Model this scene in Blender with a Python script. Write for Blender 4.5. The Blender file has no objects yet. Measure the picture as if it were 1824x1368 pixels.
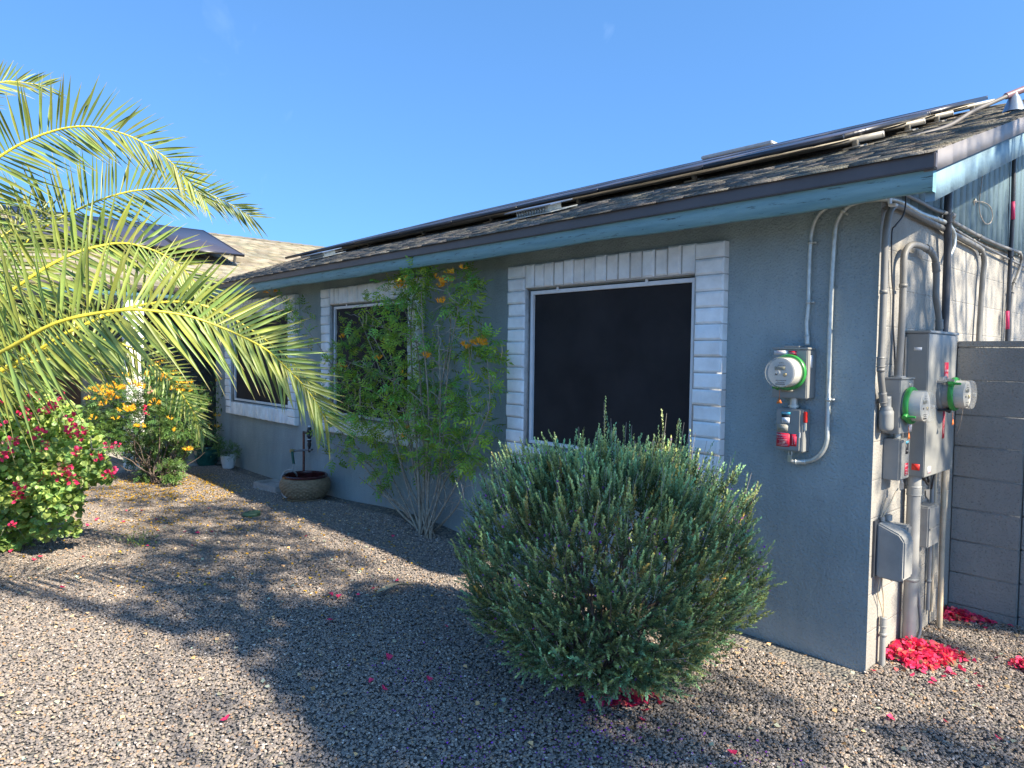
import bpy, bmesh, math, random
import numpy as np
from mathutils import Vector, Matrix
random.seed(7); rng = np.random.default_rng(7)
R = math.radians
scn = bpy.context.scene
col = scn.collection

# ---------------------------------------------------------------- camera
CP = np.array([1.402, -3.846, 1.65])
F_PX, PITCH, ROLL, YAW = 1242.5, 0.04121235, 0.01249617, 0.82996247
_f = np.array([-math.sin(YAW)*math.cos(PITCH), math.cos(YAW)*math.cos(PITCH), -math.sin(PITCH)])
_r = np.array([math.cos(YAW), math.sin(YAW), 0.0]); _u = np.cross(_r, _f)
CR = math.cos(ROLL)*_r + math.sin(ROLL)*_u
CU = -math.sin(ROLL)*_r + math.cos(ROLL)*_u
CF = _f
cam_d = bpy.data.cameras.new('camera'); cam = bpy.data.objects.new('camera', cam_d); col.objects.link(cam)
m3 = Matrix(((CR[0], CU[0], -CF[0]), (CR[1], CU[1], -CF[1]), (CR[2], CU[2], -CF[2])))
cam.matrix_world = Matrix.Translation(Vector(CP)) @ m3.to_4x4()
cam_d.sensor_width = 36; cam_d.lens = F_PX/1824*36; cam_d.clip_end = 2000; cam_d.clip_start = 0.05
scn.camera = cam

# ---------------------------------------------------------------- sky, sun, exposure
SUN_EL, SUN_AZ = R(38.0), R(4.5)          # azimuth from +x towards +y
SD = np.array([math.cos(SUN_EL)*math.cos(SUN_AZ), math.cos(SUN_EL)*math.sin(SUN_AZ), math.sin(SUN_EL)])
world = bpy.data.worlds.new('World'); scn.world = world; world.use_nodes = True
wt = world.node_tree; wt.nodes.clear()
wo = wt.nodes.new('ShaderNodeOutputWorld'); bg = wt.nodes.new('ShaderNodeBackground')
sky = wt.nodes.new('ShaderNodeTexSky'); sky.sky_type = 'NISHITA'; sky.sun_disc = False
sky.sun_elevation = SUN_EL; sky.sun_rotation = R(90) - SUN_AZ
sky.altitude = 300; sky.air_density = 1.0; sky.dust_density = 0.35; sky.ozone_density = 2.5
SKY_UP = .28
hs = wt.nodes.new('ShaderNodeHueSaturation'); hs.inputs['Saturation'].default_value = 1.0
tn = wt.nodes.new('ShaderNodeMix'); tn.data_type = 'RGBA'; tn.blend_type = 'MULTIPLY'; tn.inputs[0].default_value = 1; tn.inputs[7].default_value = (.56, .83, 1.0, 1)
tcs = wt.nodes.new('ShaderNodeTexCoord'); vas = wt.nodes.new('ShaderNodeVectorMath'); vas.operation = 'ADD'; vas.inputs[1].default_value = (0, 0, SKY_UP)
vns = wt.nodes.new('ShaderNodeVectorMath'); vns.operation = 'NORMALIZE'; wt.links.new(tcs.outputs['Generated'], vas.inputs[0]); wt.links.new(vas.outputs[0], vns.inputs[0]); wt.links.new(vns.outputs[0], sky.inputs[0])
wt.links.new(sky.outputs[0], tn.inputs[6]); wt.links.new(tn.outputs[2], hs.inputs['Color'])
# a faint wisp of cirrus
tc = wt.nodes.new('ShaderNodeTexCoord'); mp = wt.nodes.new('ShaderNodeMapping'); mp.inputs['Scale'].default_value = (2.2, 7.0, 3.0)
nz = wt.nodes.new('ShaderNodeTexNoise'); nz.inputs['Scale'].default_value = 1.6; nz.inputs['Detail'].default_value = 8; nz.inputs['Distortion'].default_value = .6
rp = wt.nodes.new('ShaderNodeValToRGB'); rp.color_ramp.elements[0].position = .64; rp.color_ramp.elements[0].color = (0, 0, 0, 1)
rp.color_ramp.elements[1].position = .95; rp.color_ramp.elements[1].color = (.16, .16, .16, 1)
mx = wt.nodes.new('ShaderNodeMix'); mx.data_type = 'RGBA'; mx.inputs[7].default_value = (6.5, 7.5, 8.5, 1)
wt.links.new(tc.outputs['Generated'], mp.inputs[0]); wt.links.new(mp.outputs[0], nz.inputs[0]); wt.links.new(nz.outputs[0], rp.inputs[0])
wt.links.new(rp.outputs[0], mx.inputs[0]); wt.links.new(hs.outputs[0], mx.inputs[6]); wt.links.new(mx.outputs[2], bg.inputs[0])
bg.inputs['Strength'].default_value = 0.132
wt.links.new(bg.outputs[0], wo.inputs[0])
sl = bpy.data.lights.new('sun', 'SUN'); sl.energy = 4.4; sl.angle = R(.6); sl.color = (1.0, .89, .72)
sun = bpy.data.objects.new('sun', sl); col.objects.link(sun)
sun.rotation_euler = Vector(SD).to_track_quat('Z', 'Y').to_euler(); sun.location = (10, 0, 12)
scn.view_settings.view_transform = 'Standard'; scn.view_settings.look = 'None'
scn.view_settings.exposure = 1.5; scn.view_settings.gamma = 1
scn.cycles.use_denoising = True
scn.cycles.max_bounces = 8; scn.cycles.transparent_max_bounces = 8

# ---------------------------------------------------------------- measuring helpers (real distances from real planes)
def ray(x, y): return CF + (x-912)/F_PX*CR - (y-684)/F_PX*CU
def on_y(x, y, y0=0.0): d = ray(x, y); return CP + (y0-CP[1])/d[1]*d
def on_x(x, y, x0=0.0): d = ray(x, y); return CP + (x0-CP[0])/d[0]*d
def on_z(x, y, z0=0.0): d = ray(x, y); return CP + (z0-CP[2])/d[2]*d
def at(x, y, dep): return CP + dep*ray(x, y)
def gh(x, y):
    x = np.asarray(x, float); y = np.asarray(y, float)
    return (.10*np.exp(-((x+4.4)/1.2)**2)*np.exp(-(y/.7)**2) + .012*np.sin(2.1*x+.7*y) * np.sin(1.7*y+.4*x)
            + .006*np.sin(5.3*x+1.2)*np.sin(4.7*y))
def on_g(x, y):
    p = on_z(x, y, 0)
    for _ in range(3): p = on_z(x, y, float(gh(p[0], p[1])))
    return p
def nrm(v):
    v = np.asarray(v, float); return v/np.maximum(np.linalg.norm(v, axis=-1, keepdims=True), 1e-9)

# ---------------------------------------------------------------- materials
MATS = {}
def mat(name, c, rough=.6, var=.12, scale=12., bump=0., bscale=60., metal=0., trans=0., tint=False, c2=None,
        spec=.5, bdist=.01, streak=None, coat=0.):
    m = bpy.data.materials.new(name); m.use_nodes = True; nt = m.node_tree; n = nt.nodes; L = nt.links
    b = n['Principled BSDF']; out = n['Material Output']
    b.inputs['Roughness'].default_value = rough; b.inputs['Metallic'].default_value = metal
    b.inputs['Specular IOR Level'].default_value = spec; b.inputs['Coat Weight'].default_value = coat
    tcn = n.new('ShaderNodeTexCoord'); src = tcn.outputs['Object']
    if streak:
        mpn = n.new('ShaderNodeMapping'); mpn.inputs['Scale'].default_value = streak; L.new(src, mpn.inputs[0]); src2 = mpn.outputs[0]
    else: src2 = src
    no = n.new('ShaderNodeTexNoise'); no.inputs['Scale'].default_value = scale; no.inputs['Detail'].default_value = 6; no.inputs['Roughness'].default_value = .6
    L.new(src2, no.inputs[0])
    r = n.new('ShaderNodeValToRGB'); c = np.array(c, float)
    lo = c*(1-var) if c2 is None else c; hi = c*(1+var) if c2 is None else np.array(c2, float)
    r.color_ramp.elements[0].position = .35; r.color_ramp.elements[0].color = (*lo, 1)
    r.color_ramp.elements[1].position = .65; r.color_ramp.elements[1].color = (*hi, 1)
    L.new(no.outputs[0], r.inputs[0]); cs = r.outputs[0]
    if tint:
        a = n.new('ShaderNodeAttribute'); a.attribute_name = 'tint'
        mm = n.new('ShaderNodeMix'); mm.data_type = 'RGBA'; mm.blend_type = 'MULTIPLY'; mm.inputs[0].default_value = 1
        L.new(cs, mm.inputs[6]); L.new(a.outputs['Color'], mm.inputs[7]); cs = mm.outputs[2]
    L.new(cs, b.inputs['Base Color'])
    if bump:
        bn = n.new('ShaderNodeTexNoise'); bn.inputs['Scale'].default_value = bscale; bn.inputs['Detail'].default_value = 4
        L.new(src, bn.inputs[0]); bb = n.new('ShaderNodeBump'); bb.inputs['Strength'].default_value = bump; bb.inputs['Distance'].default_value = bdist
        L.new(bn.outputs[0], bb.inputs['Height']); L.new(bb.outputs[0], b.inputs['Normal'])
    if trans:
        t = n.new('ShaderNodeBsdfTranslucent'); ms = n.new('ShaderNodeMixShader'); ms.inputs[0].default_value = trans
        gm = n.new('ShaderNodeMix'); gm.data_type = 'RGBA'; gm.blend_type = 'MULTIPLY'; gm.inputs[0].default_value = 1; gm.inputs[7].default_value = (1.5, 1.6, .7, 1)
        if trans > 0.9: pass
        L.new(cs, gm.inputs[6]); L.new(gm.outputs[2], t.inputs[0])
        L.new(b.outputs[0], ms.inputs[1]); L.new(t.outputs[0], ms.inputs[2]); L.new(ms.outputs[0], out.inputs['Surface'])
    MATS[name] = m; return m

def stucco(name, c, c2, bump=.55, courses=False, dirt=False):
    m = bpy.data.materials.new(name); m.use_nodes = True; nt = m.node_tree; n = nt.nodes; L = nt.links
    b = n['Principled BSDF']; b.inputs['Roughness'].default_value = .85; b.inputs['Specular IOR Level'].default_value = .3
    g = n.new('ShaderNodeNewGeometry')
    no = n.new('ShaderNodeTexNoise'); no.inputs['Scale'].default_value = 2.2; no.inputs['Detail'].default_value = 8; L.new(g.outputs['Position'], no.inputs[0])
    r = n.new('ShaderNodeValToRGB'); r.color_ramp.elements[0].position = .3; r.color_ramp.elements[0].color = (*c, 1); r.color_ramp.elements[1].position = .72; r.color_ramp.elements[1].color = (*c2, 1)
    L.new(no.outputs[0], r.inputs[0]); cs = r.outputs[0]
    mpw = n.new('ShaderNodeMapping'); mpw.inputs['Scale'].default_value = (1.6, 1.6, .45); L.new(g.outputs['Position'], mpw.inputs[0])
    nw_ = n.new('ShaderNodeTexNoise'); nw_.inputs['Scale'].default_value = 1.4; nw_.inputs['Detail'].default_value = 9; nw_.inputs['Roughness'].default_value = .7; L.new(mpw.outputs[0], nw_.inputs[0])
    mrw = n.new('ShaderNodeMapRange'); mrw.inputs[1].default_value = .3; mrw.inputs[2].default_value = .7; mrw.inputs[3].default_value = .80; mrw.inputs[4].default_value = 1.16; L.new(nw_.outputs[0], mrw.inputs[0])
    mw = n.new('ShaderNodeMix'); mw.data_type = 'RGBA'; mw.blend_type = 'MULTIPLY'; mw.inputs[0].default_value = 1; L.new(cs, mw.inputs[6]); L.new(mrw.outputs[0], mw.inputs[7]); cs = mw.outputs[2]
    # darker pits
    sp = n.new('ShaderNodeTexNoise'); sp.inputs['Scale'].default_value = 95; sp.inputs['Detail'].default_value = 3; L.new(g.outputs['Position'], sp.inputs[0])
    r2 = n.new('ShaderNodeValToRGB'); r2.color_ramp.elements[0].position = .30; r2.color_ramp.elements[0].color = (.45, .45, .45, 1); r2.color_ramp.elements[1].position = .42; r2.color_ramp.elements[1].color = (1, 1, 1, 1)
    L.new(sp.outputs[0], r2.inputs[0])
    mm = n.new('ShaderNodeMix'); mm.data_type = 'RGBA'; mm.blend_type = 'MULTIPLY'; mm.inputs[0].default_value = .6
    L.new(cs, mm.inputs[6]); L.new(r2.outputs[0], mm.inputs[7]); cs = mm.outputs[2]
    if dirt:   # rubbed pale dust on the footing, lowest 15 cm
        s = n.new('ShaderNodeSeparateXYZ'); L.new(g.outputs['Position'], s.inputs[0])
        mr = n.new('ShaderNodeMapRange'); mr.inputs[1].default_value = .22; mr.inputs[2].default_value = .02; L.new(s.outputs[2], mr.inputs[0])
        dn = n.new('ShaderNodeTexNoise'); dn.inputs['Scale'].default_value = 9; dn.inputs['Detail'].default_value = 8; L.new(g.outputs['Position'], dn.inputs[0])
        mu = n.new('ShaderNodeMath'); mu.operation = 'MULTIPLY'; L.new(mr.outputs[0], mu.inputs[0]); L.new(dn.outputs[0], mu.inputs[1])
        md = n.new('ShaderNodeMix'); md.data_type = 'RGBA'; md.inputs[7].default_value = (.42, .42, .39, 1)
        L.new(mu.outputs[0], md.inputs[0]); L.new(cs, md.inputs[6]); cs = md.outputs[2]
    L.new(cs, b.inputs['Base Color'])
    b1 = n.new('ShaderNodeTexNoise'); b1.inputs['Scale'].default_value = 90; b1.inputs['Detail'].default_value = 5; b1.inputs['Roughness'].default_value = .65; L.new(g.outputs['Position'], b1.inputs[0])
    b2 = n.new('ShaderNodeTexVoronoi'); b2.inputs['Scale'].default_value = 75; L.new(g.outputs['Position'], b2.inputs[0])
    ad = n.new('ShaderNodeMath'); ad.operation = 'ADD'; L.new(b1.outputs[0], ad.inputs[0]); L.new(b2.outputs[0], ad.inputs[1])
    bb = n.new('ShaderNodeBump'); bb.inputs['Strength'].default_value = bump; bb.inputs['Distance'].default_value = .009; L.new(ad.outputs[0], bb.inputs['Height'])
    nout = bb.outputs[0]
    if courses:
        s = n.new('ShaderNodeSeparateXYZ'); L.new(g.outputs['Position'], s.inputs[0])
        k = n.new('ShaderNodeMath'); k.operation = 'PINGPONG'; k.inputs[1].default_value = .1015; L.new(s.outputs[2], k.inputs[0])
        mr = n.new('ShaderNodeMapRange'); mr.inputs[1].default_value = 0; mr.inputs[2].default_value = .006; L.new(k.outputs[0], mr.inputs[0])
        b3 = n.new('ShaderNodeBump'); b3.inputs['Strength'].default_value = .5; b3.inputs['Distance'].default_value = .006
        L.new(mr.outputs[0], b3.inputs['Height']); L.new(nout, b3.inputs['Normal']); nout = b3.outputs[0]
    L.new(nout, b.inputs['Normal']); MATS[name] = m; return m

stucco('wall_paint', (.275, .335, .345), (.345, .405, .415), .6, dirt=True)
stucco('gable_paint', (.30, .285, .255), (.38, .36, .32), .3, courses=True)
stucco('block_paint', (.25, .25, .235), (.31, .305, .28), .45)
mat('white_brick', (.86, .87, .86), .75, .12, 6, .6, 45, bdist=.006, tint=True)
mat('mortar', (.48, .47, .45), .9, .15, 20, .3, 90)
mat('white_frame', (.72, .73, .74), .4, .05)
mat('screen', (.010, .009, .011), .7, .25, 2.2, .15, 600, spec=.3, c2=(.022, .020, .022))
mat('fascia_paint', (.13, .30, .37), .6, .22, 9, .5, 30, bdist=.006, c2=(.20, .40, .47), streak=(.25, .25, 3))
def flecks(nme, dark, sc=(3, 3, 26), th=.30):
    nt = MATS[nme].node_tree; n = nt.nodes; L = nt.links; b = n['Principled BSDF']; src = b.inputs['Base Color'].links[0].from_socket
    g = n.new('ShaderNodeNewGeometry'); mpn = n.new('ShaderNodeMapping'); mpn.inputs['Scale'].default_value = sc; L.new(g.outputs['Position'], mpn.inputs[0])
    no = n.new('ShaderNodeTexNoise'); no.inputs['Scale'].default_value = 3.; no.inputs['Detail'].default_value = 9; no.inputs['Roughness'].default_value = .72; L.new(mpn.outputs[0], no.inputs[0])
    r = n.new('ShaderNodeValToRGB'); r.color_ramp.elements[0].position = th; r.color_ramp.elements[0].color = (1, 1, 1, 1); r.color_ramp.elements[1].position = th+.05; r.color_ramp.elements[1].color = (0, 0, 0, 1)
    L.new(no.outputs[0], r.inputs[0]); m = n.new('ShaderNodeMix'); m.data_type = 'RGBA'; m.inputs[7].default_value = (*dark, 1); L.new(r.outputs[0], m.inputs[0]); L.new(src, m.inputs[6]); L.new(m.outputs[2], b.inputs['Base Color'])
flecks('fascia_paint', (.05, .10, .11), th=.365)
mat('gable_siding', (.17, .27, .33), .65, .18, 5, .2, 50, streak=(1, 1, .15))
mat('siding_teal', (.19, .28, .32), .75, .10, 5, .2, 50, streak=(1, 1, .15), spec=.25)
mat('drip_metal', (.085, .075, .075), .45, .12, 4, metal=.0)
mat('rake_metal', (.22, .205, .20), .5, .15, 4)
mat('shingle_sunlit', (.235, .215, .17), .95, .18, 60, .6, 140, tint=True, bdist=.005, spec=.15)  # wing copy of the roof shingle, sunlight put into its paler base colour
mat('shingle', (.165, .155, .14), .95, .35, 55, .9, 140, tint=True, bdist=.006, spec=.15)
mat('dark_void', (.015, .015, .017), .9)
mat('panel_glass', (.05, .05, .075), .38, .03, 1, spec=.6)
mat('panel_frame', (.05, .05, .055), .35, .1, metal=.7)
mat('alu', (.55, .54, .52), .38, .08, metal=.85)
mat('galv', (.46, .48, .45), .45, .22, 30, metal=.55, c2=(.62, .64, .60))
mat('grey_paint', (.245, .248, .235), .45, .06, 8, .05, 60)
mat('grey_conduit', (.195, .19, .175), .5, .12, 8)
mat('dark_conduit', (.045, .05, .06), .5, .2)
mat('beige_pipe', (.58, .47, .32), .55, .15)
mat('plastic_grey', (.29, .29, .275), .5, .08)
mat('green_ring', (.03, .27, .05), .35, .08)
mat('red_sticker', (.50, .012, .04), .45, .06)
mat('white_sticker', (.72, .73, .74), .45, .04)
mat('ink', (.02, .02, .025), .5)
mat('blue_sticker', (.02, .35, .50), .45)
mat('tan_plate', (.38, .35, .28), .5, .08, metal=.3)
mat('orange_tag', (.75, .20, .05), .5, .1)
mat('red_paint', (.65, .03, .02), .4)
mat('lcd', (.20, .19, .11), .3)
mat('meter_face', (.62, .62, .60), .5, .03)
mat('meter_body', (.50, .49, .46), .4, .08)
mat('brass', (.45, .35, .15), .4, metal=.7)
mat('black_plastic', (.02, .02, .022), .45)
mat('concrete', (.42, .40, .37), .85, .12, 8, .3, 80)
mat('cement', (.36, .33, .30), .9, .15, 18, .3, 90)
mat('rust', (.16, .065, .045), .8, .35, 40, .3, 90)
mat('copper_pipe', (.13, .17, .20), .5, .25, 30)
mat('basket_clay', (.27, .195, .12), .6, .2, 22)
mat('dark_glaze', (.055, .012, .012), .18, .2)
mat('green_glaze', (.02, .10, .08), .15, .4, 10)
mat('white_ceramic', (.74, .75, .76), .3, .04)
mat('black_pot', (.03, .03, .035), .5)
mat('soil', (.06, .045, .035), .95, .3, 60, .5, 90)
mat('green_lid', (.03, .075, .05), .6, .2, 20)
mat('hose_green', (.01, .08, .05), .4)
mat('hose_grey', (.33, .34, .34), .35, .1)
mat('bark', (.30, .26, .21), .9, .3, 40, .5, 90, c2=(.42, .37, .31))
mat('dark_bark', (.12, .09, .07), .9, .3, 30, .6, 60)
mat('shrub_bark', (.22, .18, .13), .85, .25, 30, c2=(.40, .34, .26))
mat('twig', (.42, .37, .31), .85, .25, 30)
mat('sage_leaf', (.295, .39, .175), .8, .2, 8, tint=True, trans=.12, spec=.2)
mat('sage_flower', (.28, .06, .40), .7, .2, tint=True, trans=.2)
mat('tec_leaf', (.27, .42, .07), .5, .3, 6, tint=True, trans=.35)
mat('dark_leaf', (.10, .19, .045), .5, .3, 6, tint=True, trans=.2)
mat('bou_leaf', (.31, .43, .12), .5, .25, 6, tint=True, trans=.28)
mat('bract', (.88, .05, .16), .6, .2, 30, tint=True, trans=.30)
mat('orange_flower', (.95, .47, .03), .55, .15, 30, tint=True, trans=.25)
mat('yellow_flower', (.85, .50, .03), .55, .15, 30, tint=True, trans=.25)
mat('palm_leaf', (.225, .28, .06), .42, .2, 7, tint=True, trans=.22, spec=.6)
mat('rachis', (.58, .50, .05), .4, .15)
mat('palm_bark', (.16, .115, .07), .9, .35, 20, .9, 40)
mat('dry_leaf', (.50, .38, .22), .7, .25, 20, tint=True)
mat('brown_door', (.075, .05, .042), .6, .2)
mat('ac_metal', (.42, .41, .40), .5, .1)
mat('pink_tape', (.65, .04, .14), .5)
for nme in ('bract',):
    for nd in MATS[nme].node_tree.nodes:
        if nd.type == 'MIX': 
            pass
def fix_trans(nme, c):
    for nd in MATS[nme].node_tree.nodes:
        if nd.type == 'MIX' and abs(nd.inputs[7].default_value[0]-1.5) < 1e-4: nd.inputs[7].default_value = (*c, 1)
for q in ('bract', 'sage_flower', 'orange_flower', 'yellow_flower'): fix_trans(q, (1.2, 1.1, 1.1))
# clear meter dome
g_ = bpy.data.materials.new('clear_dome'); g_.use_nodes = True
nt = g_.node_tree; gb = nt.nodes['Principled BSDF']; gb.inputs['Base Color'].default_value = (.93, .92, .88, 1)
gb.inputs['Roughness'].default_value = .12; gb.inputs['Transmission Weight'].default_value = .0; gb.inputs['IOR'].default_value = 1.3
tr = nt.nodes.new('ShaderNodeBsdfTransparent'); tr.inputs[0].default_value = (.92, .92, .9, 1); ms = nt.nodes.new('ShaderNodeMixShader'); ms.inputs[0].default_value = .16
nn = nt.nodes.new('ShaderNodeTexNoise'); nn.inputs['Scale'].default_value = 40
bb = nt.nodes.new('ShaderNodeBump'); bb.inputs['Strength'].default_value = .1; nt.links.new(nn.outputs[0], bb.inputs['Height']); nt.links.new(bb.outputs[0], gb.inputs['Normal'])
nt.links.new(tr.outputs[0], ms.inputs[1]); nt.links.new(gb.outputs[0], ms.inputs[2]); nt.links.new(ms.outputs[0], nt.nodes['Material Output'].inputs[0])
MATS['clear_dome'] = g_
# ---------------------------------------------------------------- mesh collector
class MB:
    def __init__(s): s.v = []; s.f = []; s.t = []; s.n = 0; s.big = []
    def add(s, V, F, tint=(1, 1, 1)):
        V = np.asarray(V, float).reshape(-1, 3)
        s.v.append(V); s.f += [tuple(int(i)+s.n for i in f) for f in F]
        T = np.asarray(tint, float); s.t.append(np.broadcast_to(T, (len(V), 3)) if T.ndim == 1 else T); s.n += len(V)
    def add_many(s, V, F, T):          # V (n,k,3) template copies, F (m,3|4)
        n, k, _ = V.shape; F = np.asarray(F)
        idx = (np.arange(n)[:, None, None]*k + F[None]).reshape(-1, F.shape[1]) + s.n
        s.big.append(idx); s.v.append(V.reshape(-1, 3)); s.t.append(np.repeat(T, k, axis=0) if T.shape[0] == n and T.ndim == 2 else T.reshape(-1, 3)); s.n += n*k
    def box(s, x0, x1, y0, y1, z0, z1, tint=(1, 1, 1)):
        V = [(x, y, z) for x in (x0, x1) for y in (y0, y1) for z in (z0, z1)]
        s.add(V, [(0, 1, 3, 2), (4, 6, 7, 5), (0, 4, 5, 1), (2, 3, 7, 6), (0, 2, 6, 4), (1, 5, 7, 3)], tint)
    def tube(s, pts, rad, sides=8, cap=True, tint=(1, 1, 1)):
        P = np.asarray(pts, float); n = len(P); rad = np.broadcast_to(np.asarray(rad, float), (n,))
        T = np.gradient(P, axis=0); T = nrm(T); up = np.array([.13, .21, .97]); 
        if abs(T[0] @ nrm(up)) > .9: up = np.array([1., .1, 0])
        A = nrm(np.cross(T[0], up)); V = []; 
        for i in range(n):
            A = nrm(A - (A @ T[i])*T[i]); B = np.cross(T[i], A)
            for k in range(sides):
                a = 2*math.pi*k/sides; V.append(P[i] + rad[i]*(math.cos(a)*A + math.sin(a)*B))
        Fc = [(i*sides+k, i*sides+(k+1) % sides, (i+1)*sides+(k+1) % sides, (i+1)*sides+k) for i in range(n-1) for k in range(sides)]
        if cap: Fc += [tuple(range(sides-1, -1, -1)), tuple((n-1)*sides+k for k in range(sides))]
        s.add(V, Fc, tint)
    def lathe(s, c, prof, seg=40, axis=(0, 0, 1), tint=(1, 1, 1)):  # prof list of (r, h)
        ax = nrm(axis); A = nrm(np.cross(ax, (.3, .5, .2))) if abs(ax[2]) < .9 else np.array([1., 0, 0]); B = np.cross(ax, A)
        V = []; c = np.asarray(c, float)
        for r_, h in prof:
            for k in range(seg):
                a = 2*math.pi*k/seg; V.append(c + h*ax + r_*(math.cos(a)*A + math.sin(a)*B))
        m = len(prof)
        s.add(V, [(i*seg+k, i*seg+(k+1) % seg, (i+1)*seg+(k+1) % seg, (i+1)*seg+k) for i in range(m-1) for k in range(seg)], tint)
    def build(s, name, m, parent=None, origin=None, smooth=False, bevel=0., **tags):
        V = np.concatenate(s.v) if s.v else np.zeros((0, 3)); T = np.concatenate(s.t)
        me = bpy.data.meshes.new(name)
        fl = s.f; tot = [len(f) for f in fl]; idx = np.array([i for f in fl for i in f], dtype=np.int32)
        for b in s.big: tot += [b.shape[1]]*len(b); idx = np.concatenate([idx, b.reshape(-1).astype(np.int32)])
        tot = np.array(tot, dtype=np.int32); st = np.concatenate([[0], np.cumsum(tot)[:-1]]).astype(np.int32)
        o = np.zeros(3)
        if parent is not None: o = np.array(parent['_w'])
        elif origin is not None: o = np.array(origin, float)
        me.vertices.add(len(V)); me.vertices.foreach_set('co', (V-o).reshape(-1).astype(np.float32))
        me.loops.add(len(idx)); me.loops.foreach_set('vertex_index', idx)
        me.polygons.add(len(tot)); me.polygons.foreach_set('loop_start', st); me.polygons.foreach_set('loop_total', tot)
        me.update(calc_edges=True); me.validate()
        at_ = me.color_attributes.new('tint', 'FLOAT_COLOR', 'POINT')
        at_.data.foreach_set('color', np.concatenate([T, np.ones((len(T), 1))], 1).reshape(-1).astype(np.float32))
        if bevel:
            bm = bmesh.new(); bm.from_mesh(me)
            bmesh.ops.bevel(bm, geom=[e for e in bm.edges if len(e.link_faces) == 2 and e.calc_face_angle(0) > .5], offset=bevel, segments=2, affect='EDGES', clamp_overlap=True)
            bm.to_mesh(me); bm.free(); smooth = True
        if smooth:
            me.polygons.foreach_set('use_smooth', [True]*len(me.polygons))
            if bevel or smooth == 'auto': me.set_sharp_from_angle(angle=R(40))
        me.materials.append(MATS[m] if isinstance(m, str) else m)
        ob = bpy.data.objects.new(name, me); col.objects.link(ob)
        if parent is not None: ob.parent = parent
        else: ob.location = o
        ob['_w'] = [float(q) for q in o]
        for k, v in tags.items(): ob[k] = v
        return ob
def thing(name, label, category, loc=(0, 0, 0), group=None):
    o = bpy.data.objects.new(name, None); col.objects.link(o); o.location = [float(q) for q in loc]; o.empty_display_size = .1
    o['_w'] = [float(q) for q in loc]; o['label'] = label; o['category'] = category
    if group: o['group'] = group
    return o
def smooth_path(P, k=6):
    P = np.asarray(P, float); Q = np.vstack([2*P[0]-P[1], P, 2*P[-1]-P[-2]]); out = []
    for i in range(1, len(Q)-2):
        for j in range(k):
            t = j/k; a, b, c, d = Q[i-1], Q[i], Q[i+1], Q[i+2]
            out.append(.5*((2*b)+(-a+c)*t+(2*a-5*b+4*c-d)*t*t+(-a+3*b-3*c+d)*t**3))
    out.append(P[-1]); return np.array(out)
def text_geo(s, size, o, du, dv):     # flat lettering at o, running along du, rising along dv
    cu = bpy.data.curves.new('lettering', 'FONT'); cu.body = s; cu.size = size; cu.align_x = 'CENTER'; cu.align_y = 'CENTER'; cu.resolution_u = 3
    ob = bpy.data.objects.new('lettering', cu); col.objects.link(ob)
    dg = bpy.context.evaluated_depsgraph_get(); me = bpy.data.meshes.new_from_object(ob.evaluated_get(dg))
    V = np.array([v.co[:] for v in me.vertices]) if len(me.vertices) else np.zeros((0, 3)); F = [tuple(p.vertices) for p in me.polygons]
    bpy.data.objects.remove(ob); bpy.data.curves.remove(cu); bpy.data.meshes.remove(me)
    return np.array(o) + V[:, :1]*np.array(du) + V[:, 1:2]*np.array(dv), F

# ---------------------------------------------------------------- leaf templates (u along, v across, w normal)
LEAF_V = np.array([(0, 0, 0), (.5, 0, 0), (1, 0, -.10), (.42, .5, .12), (.42, -.5, .12)]); LEAF_F = [(0, 4, 1), (4, 2, 1), (0, 1, 3), (1, 2, 3)]
HEART_V = np.array([(0, 0, 0), (.5, 0, 0), (1, 0, -.12), (.18, .46, .08), (.60, .42, .10), (.18, -.46, .08), (.60, -.42, .10)])
HEART_F = [(0, 5, 1), (5, 6, 1), (6, 2, 1), (0, 1, 3), (1, 4, 3), (1, 2, 4)]
QUAD_V = np.array([(0, 0, 0), (.5, .5, .1), (1, 0, 0), (.5, -.5, .1)]); QUAD_F = [(0, 3, 2, 1)]
def compound(pairs=3):
    V = []; F = []
    def lf(u, v, ang, L_, W_):
        n0 = len(V); ca, sa = math.cos(ang), math.sin(ang)
        for a, b, w in ((0, 0, 0), (.45, .5, .05), (1, 0, -.12), (.45, -.5, .05)):
            x, y = a*L_, b*W_; V.append((u+x*ca-y*sa, v+x*sa+y*ca, w*L_-(u+x*ca)**2*.12))
        F.append((n0, n0+3, n0+2, n0+1))
    for i in range(pairs):
        u = .22+i*.22
        for sgn in (-1, 1): lf(u, 0, sgn*.95, .34-.02*i, .13)
    lf(.82, 0, 0, .36, .15)
    n0 = len(V); V.extend([(0, .012, 0), (0, -.012, 0), (.85, -.006, -.08), (.85, .006, -.08)]); F.append((n0, n0+1, n0+2, n0+3))
    return np.array(V), F
COMP_V, COMP_F = compound()
def trumpet():
    V = []; F = []
    for k in range(5):
        a = 2*math.pi*k/5; b = a+2*math.pi/5; m_ = (a+b)/2
        n0 = len(V)
        V += [(0, .06*math.cos(a), .06*math.sin(a)), (0, .06*math.cos(b), .06*math.sin(b)),
              (.62, .17*math.cos(b), .17*math.sin(b)), (.62, .17*math.cos(a), .17*math.sin(a)), (.95, .50*math.cos(m_), .50*math.sin(m_))]
        F += [(n0, n0+1, n0+2, n0+3), (n0+3, n0+2, n0+4, n0+4)]
    F = [f if len(set(f)) == 4 else (f[0], f[1], f[2]) for f in F]
    return np.array(V), F
TR_V, TR_F = trumpet()
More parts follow.
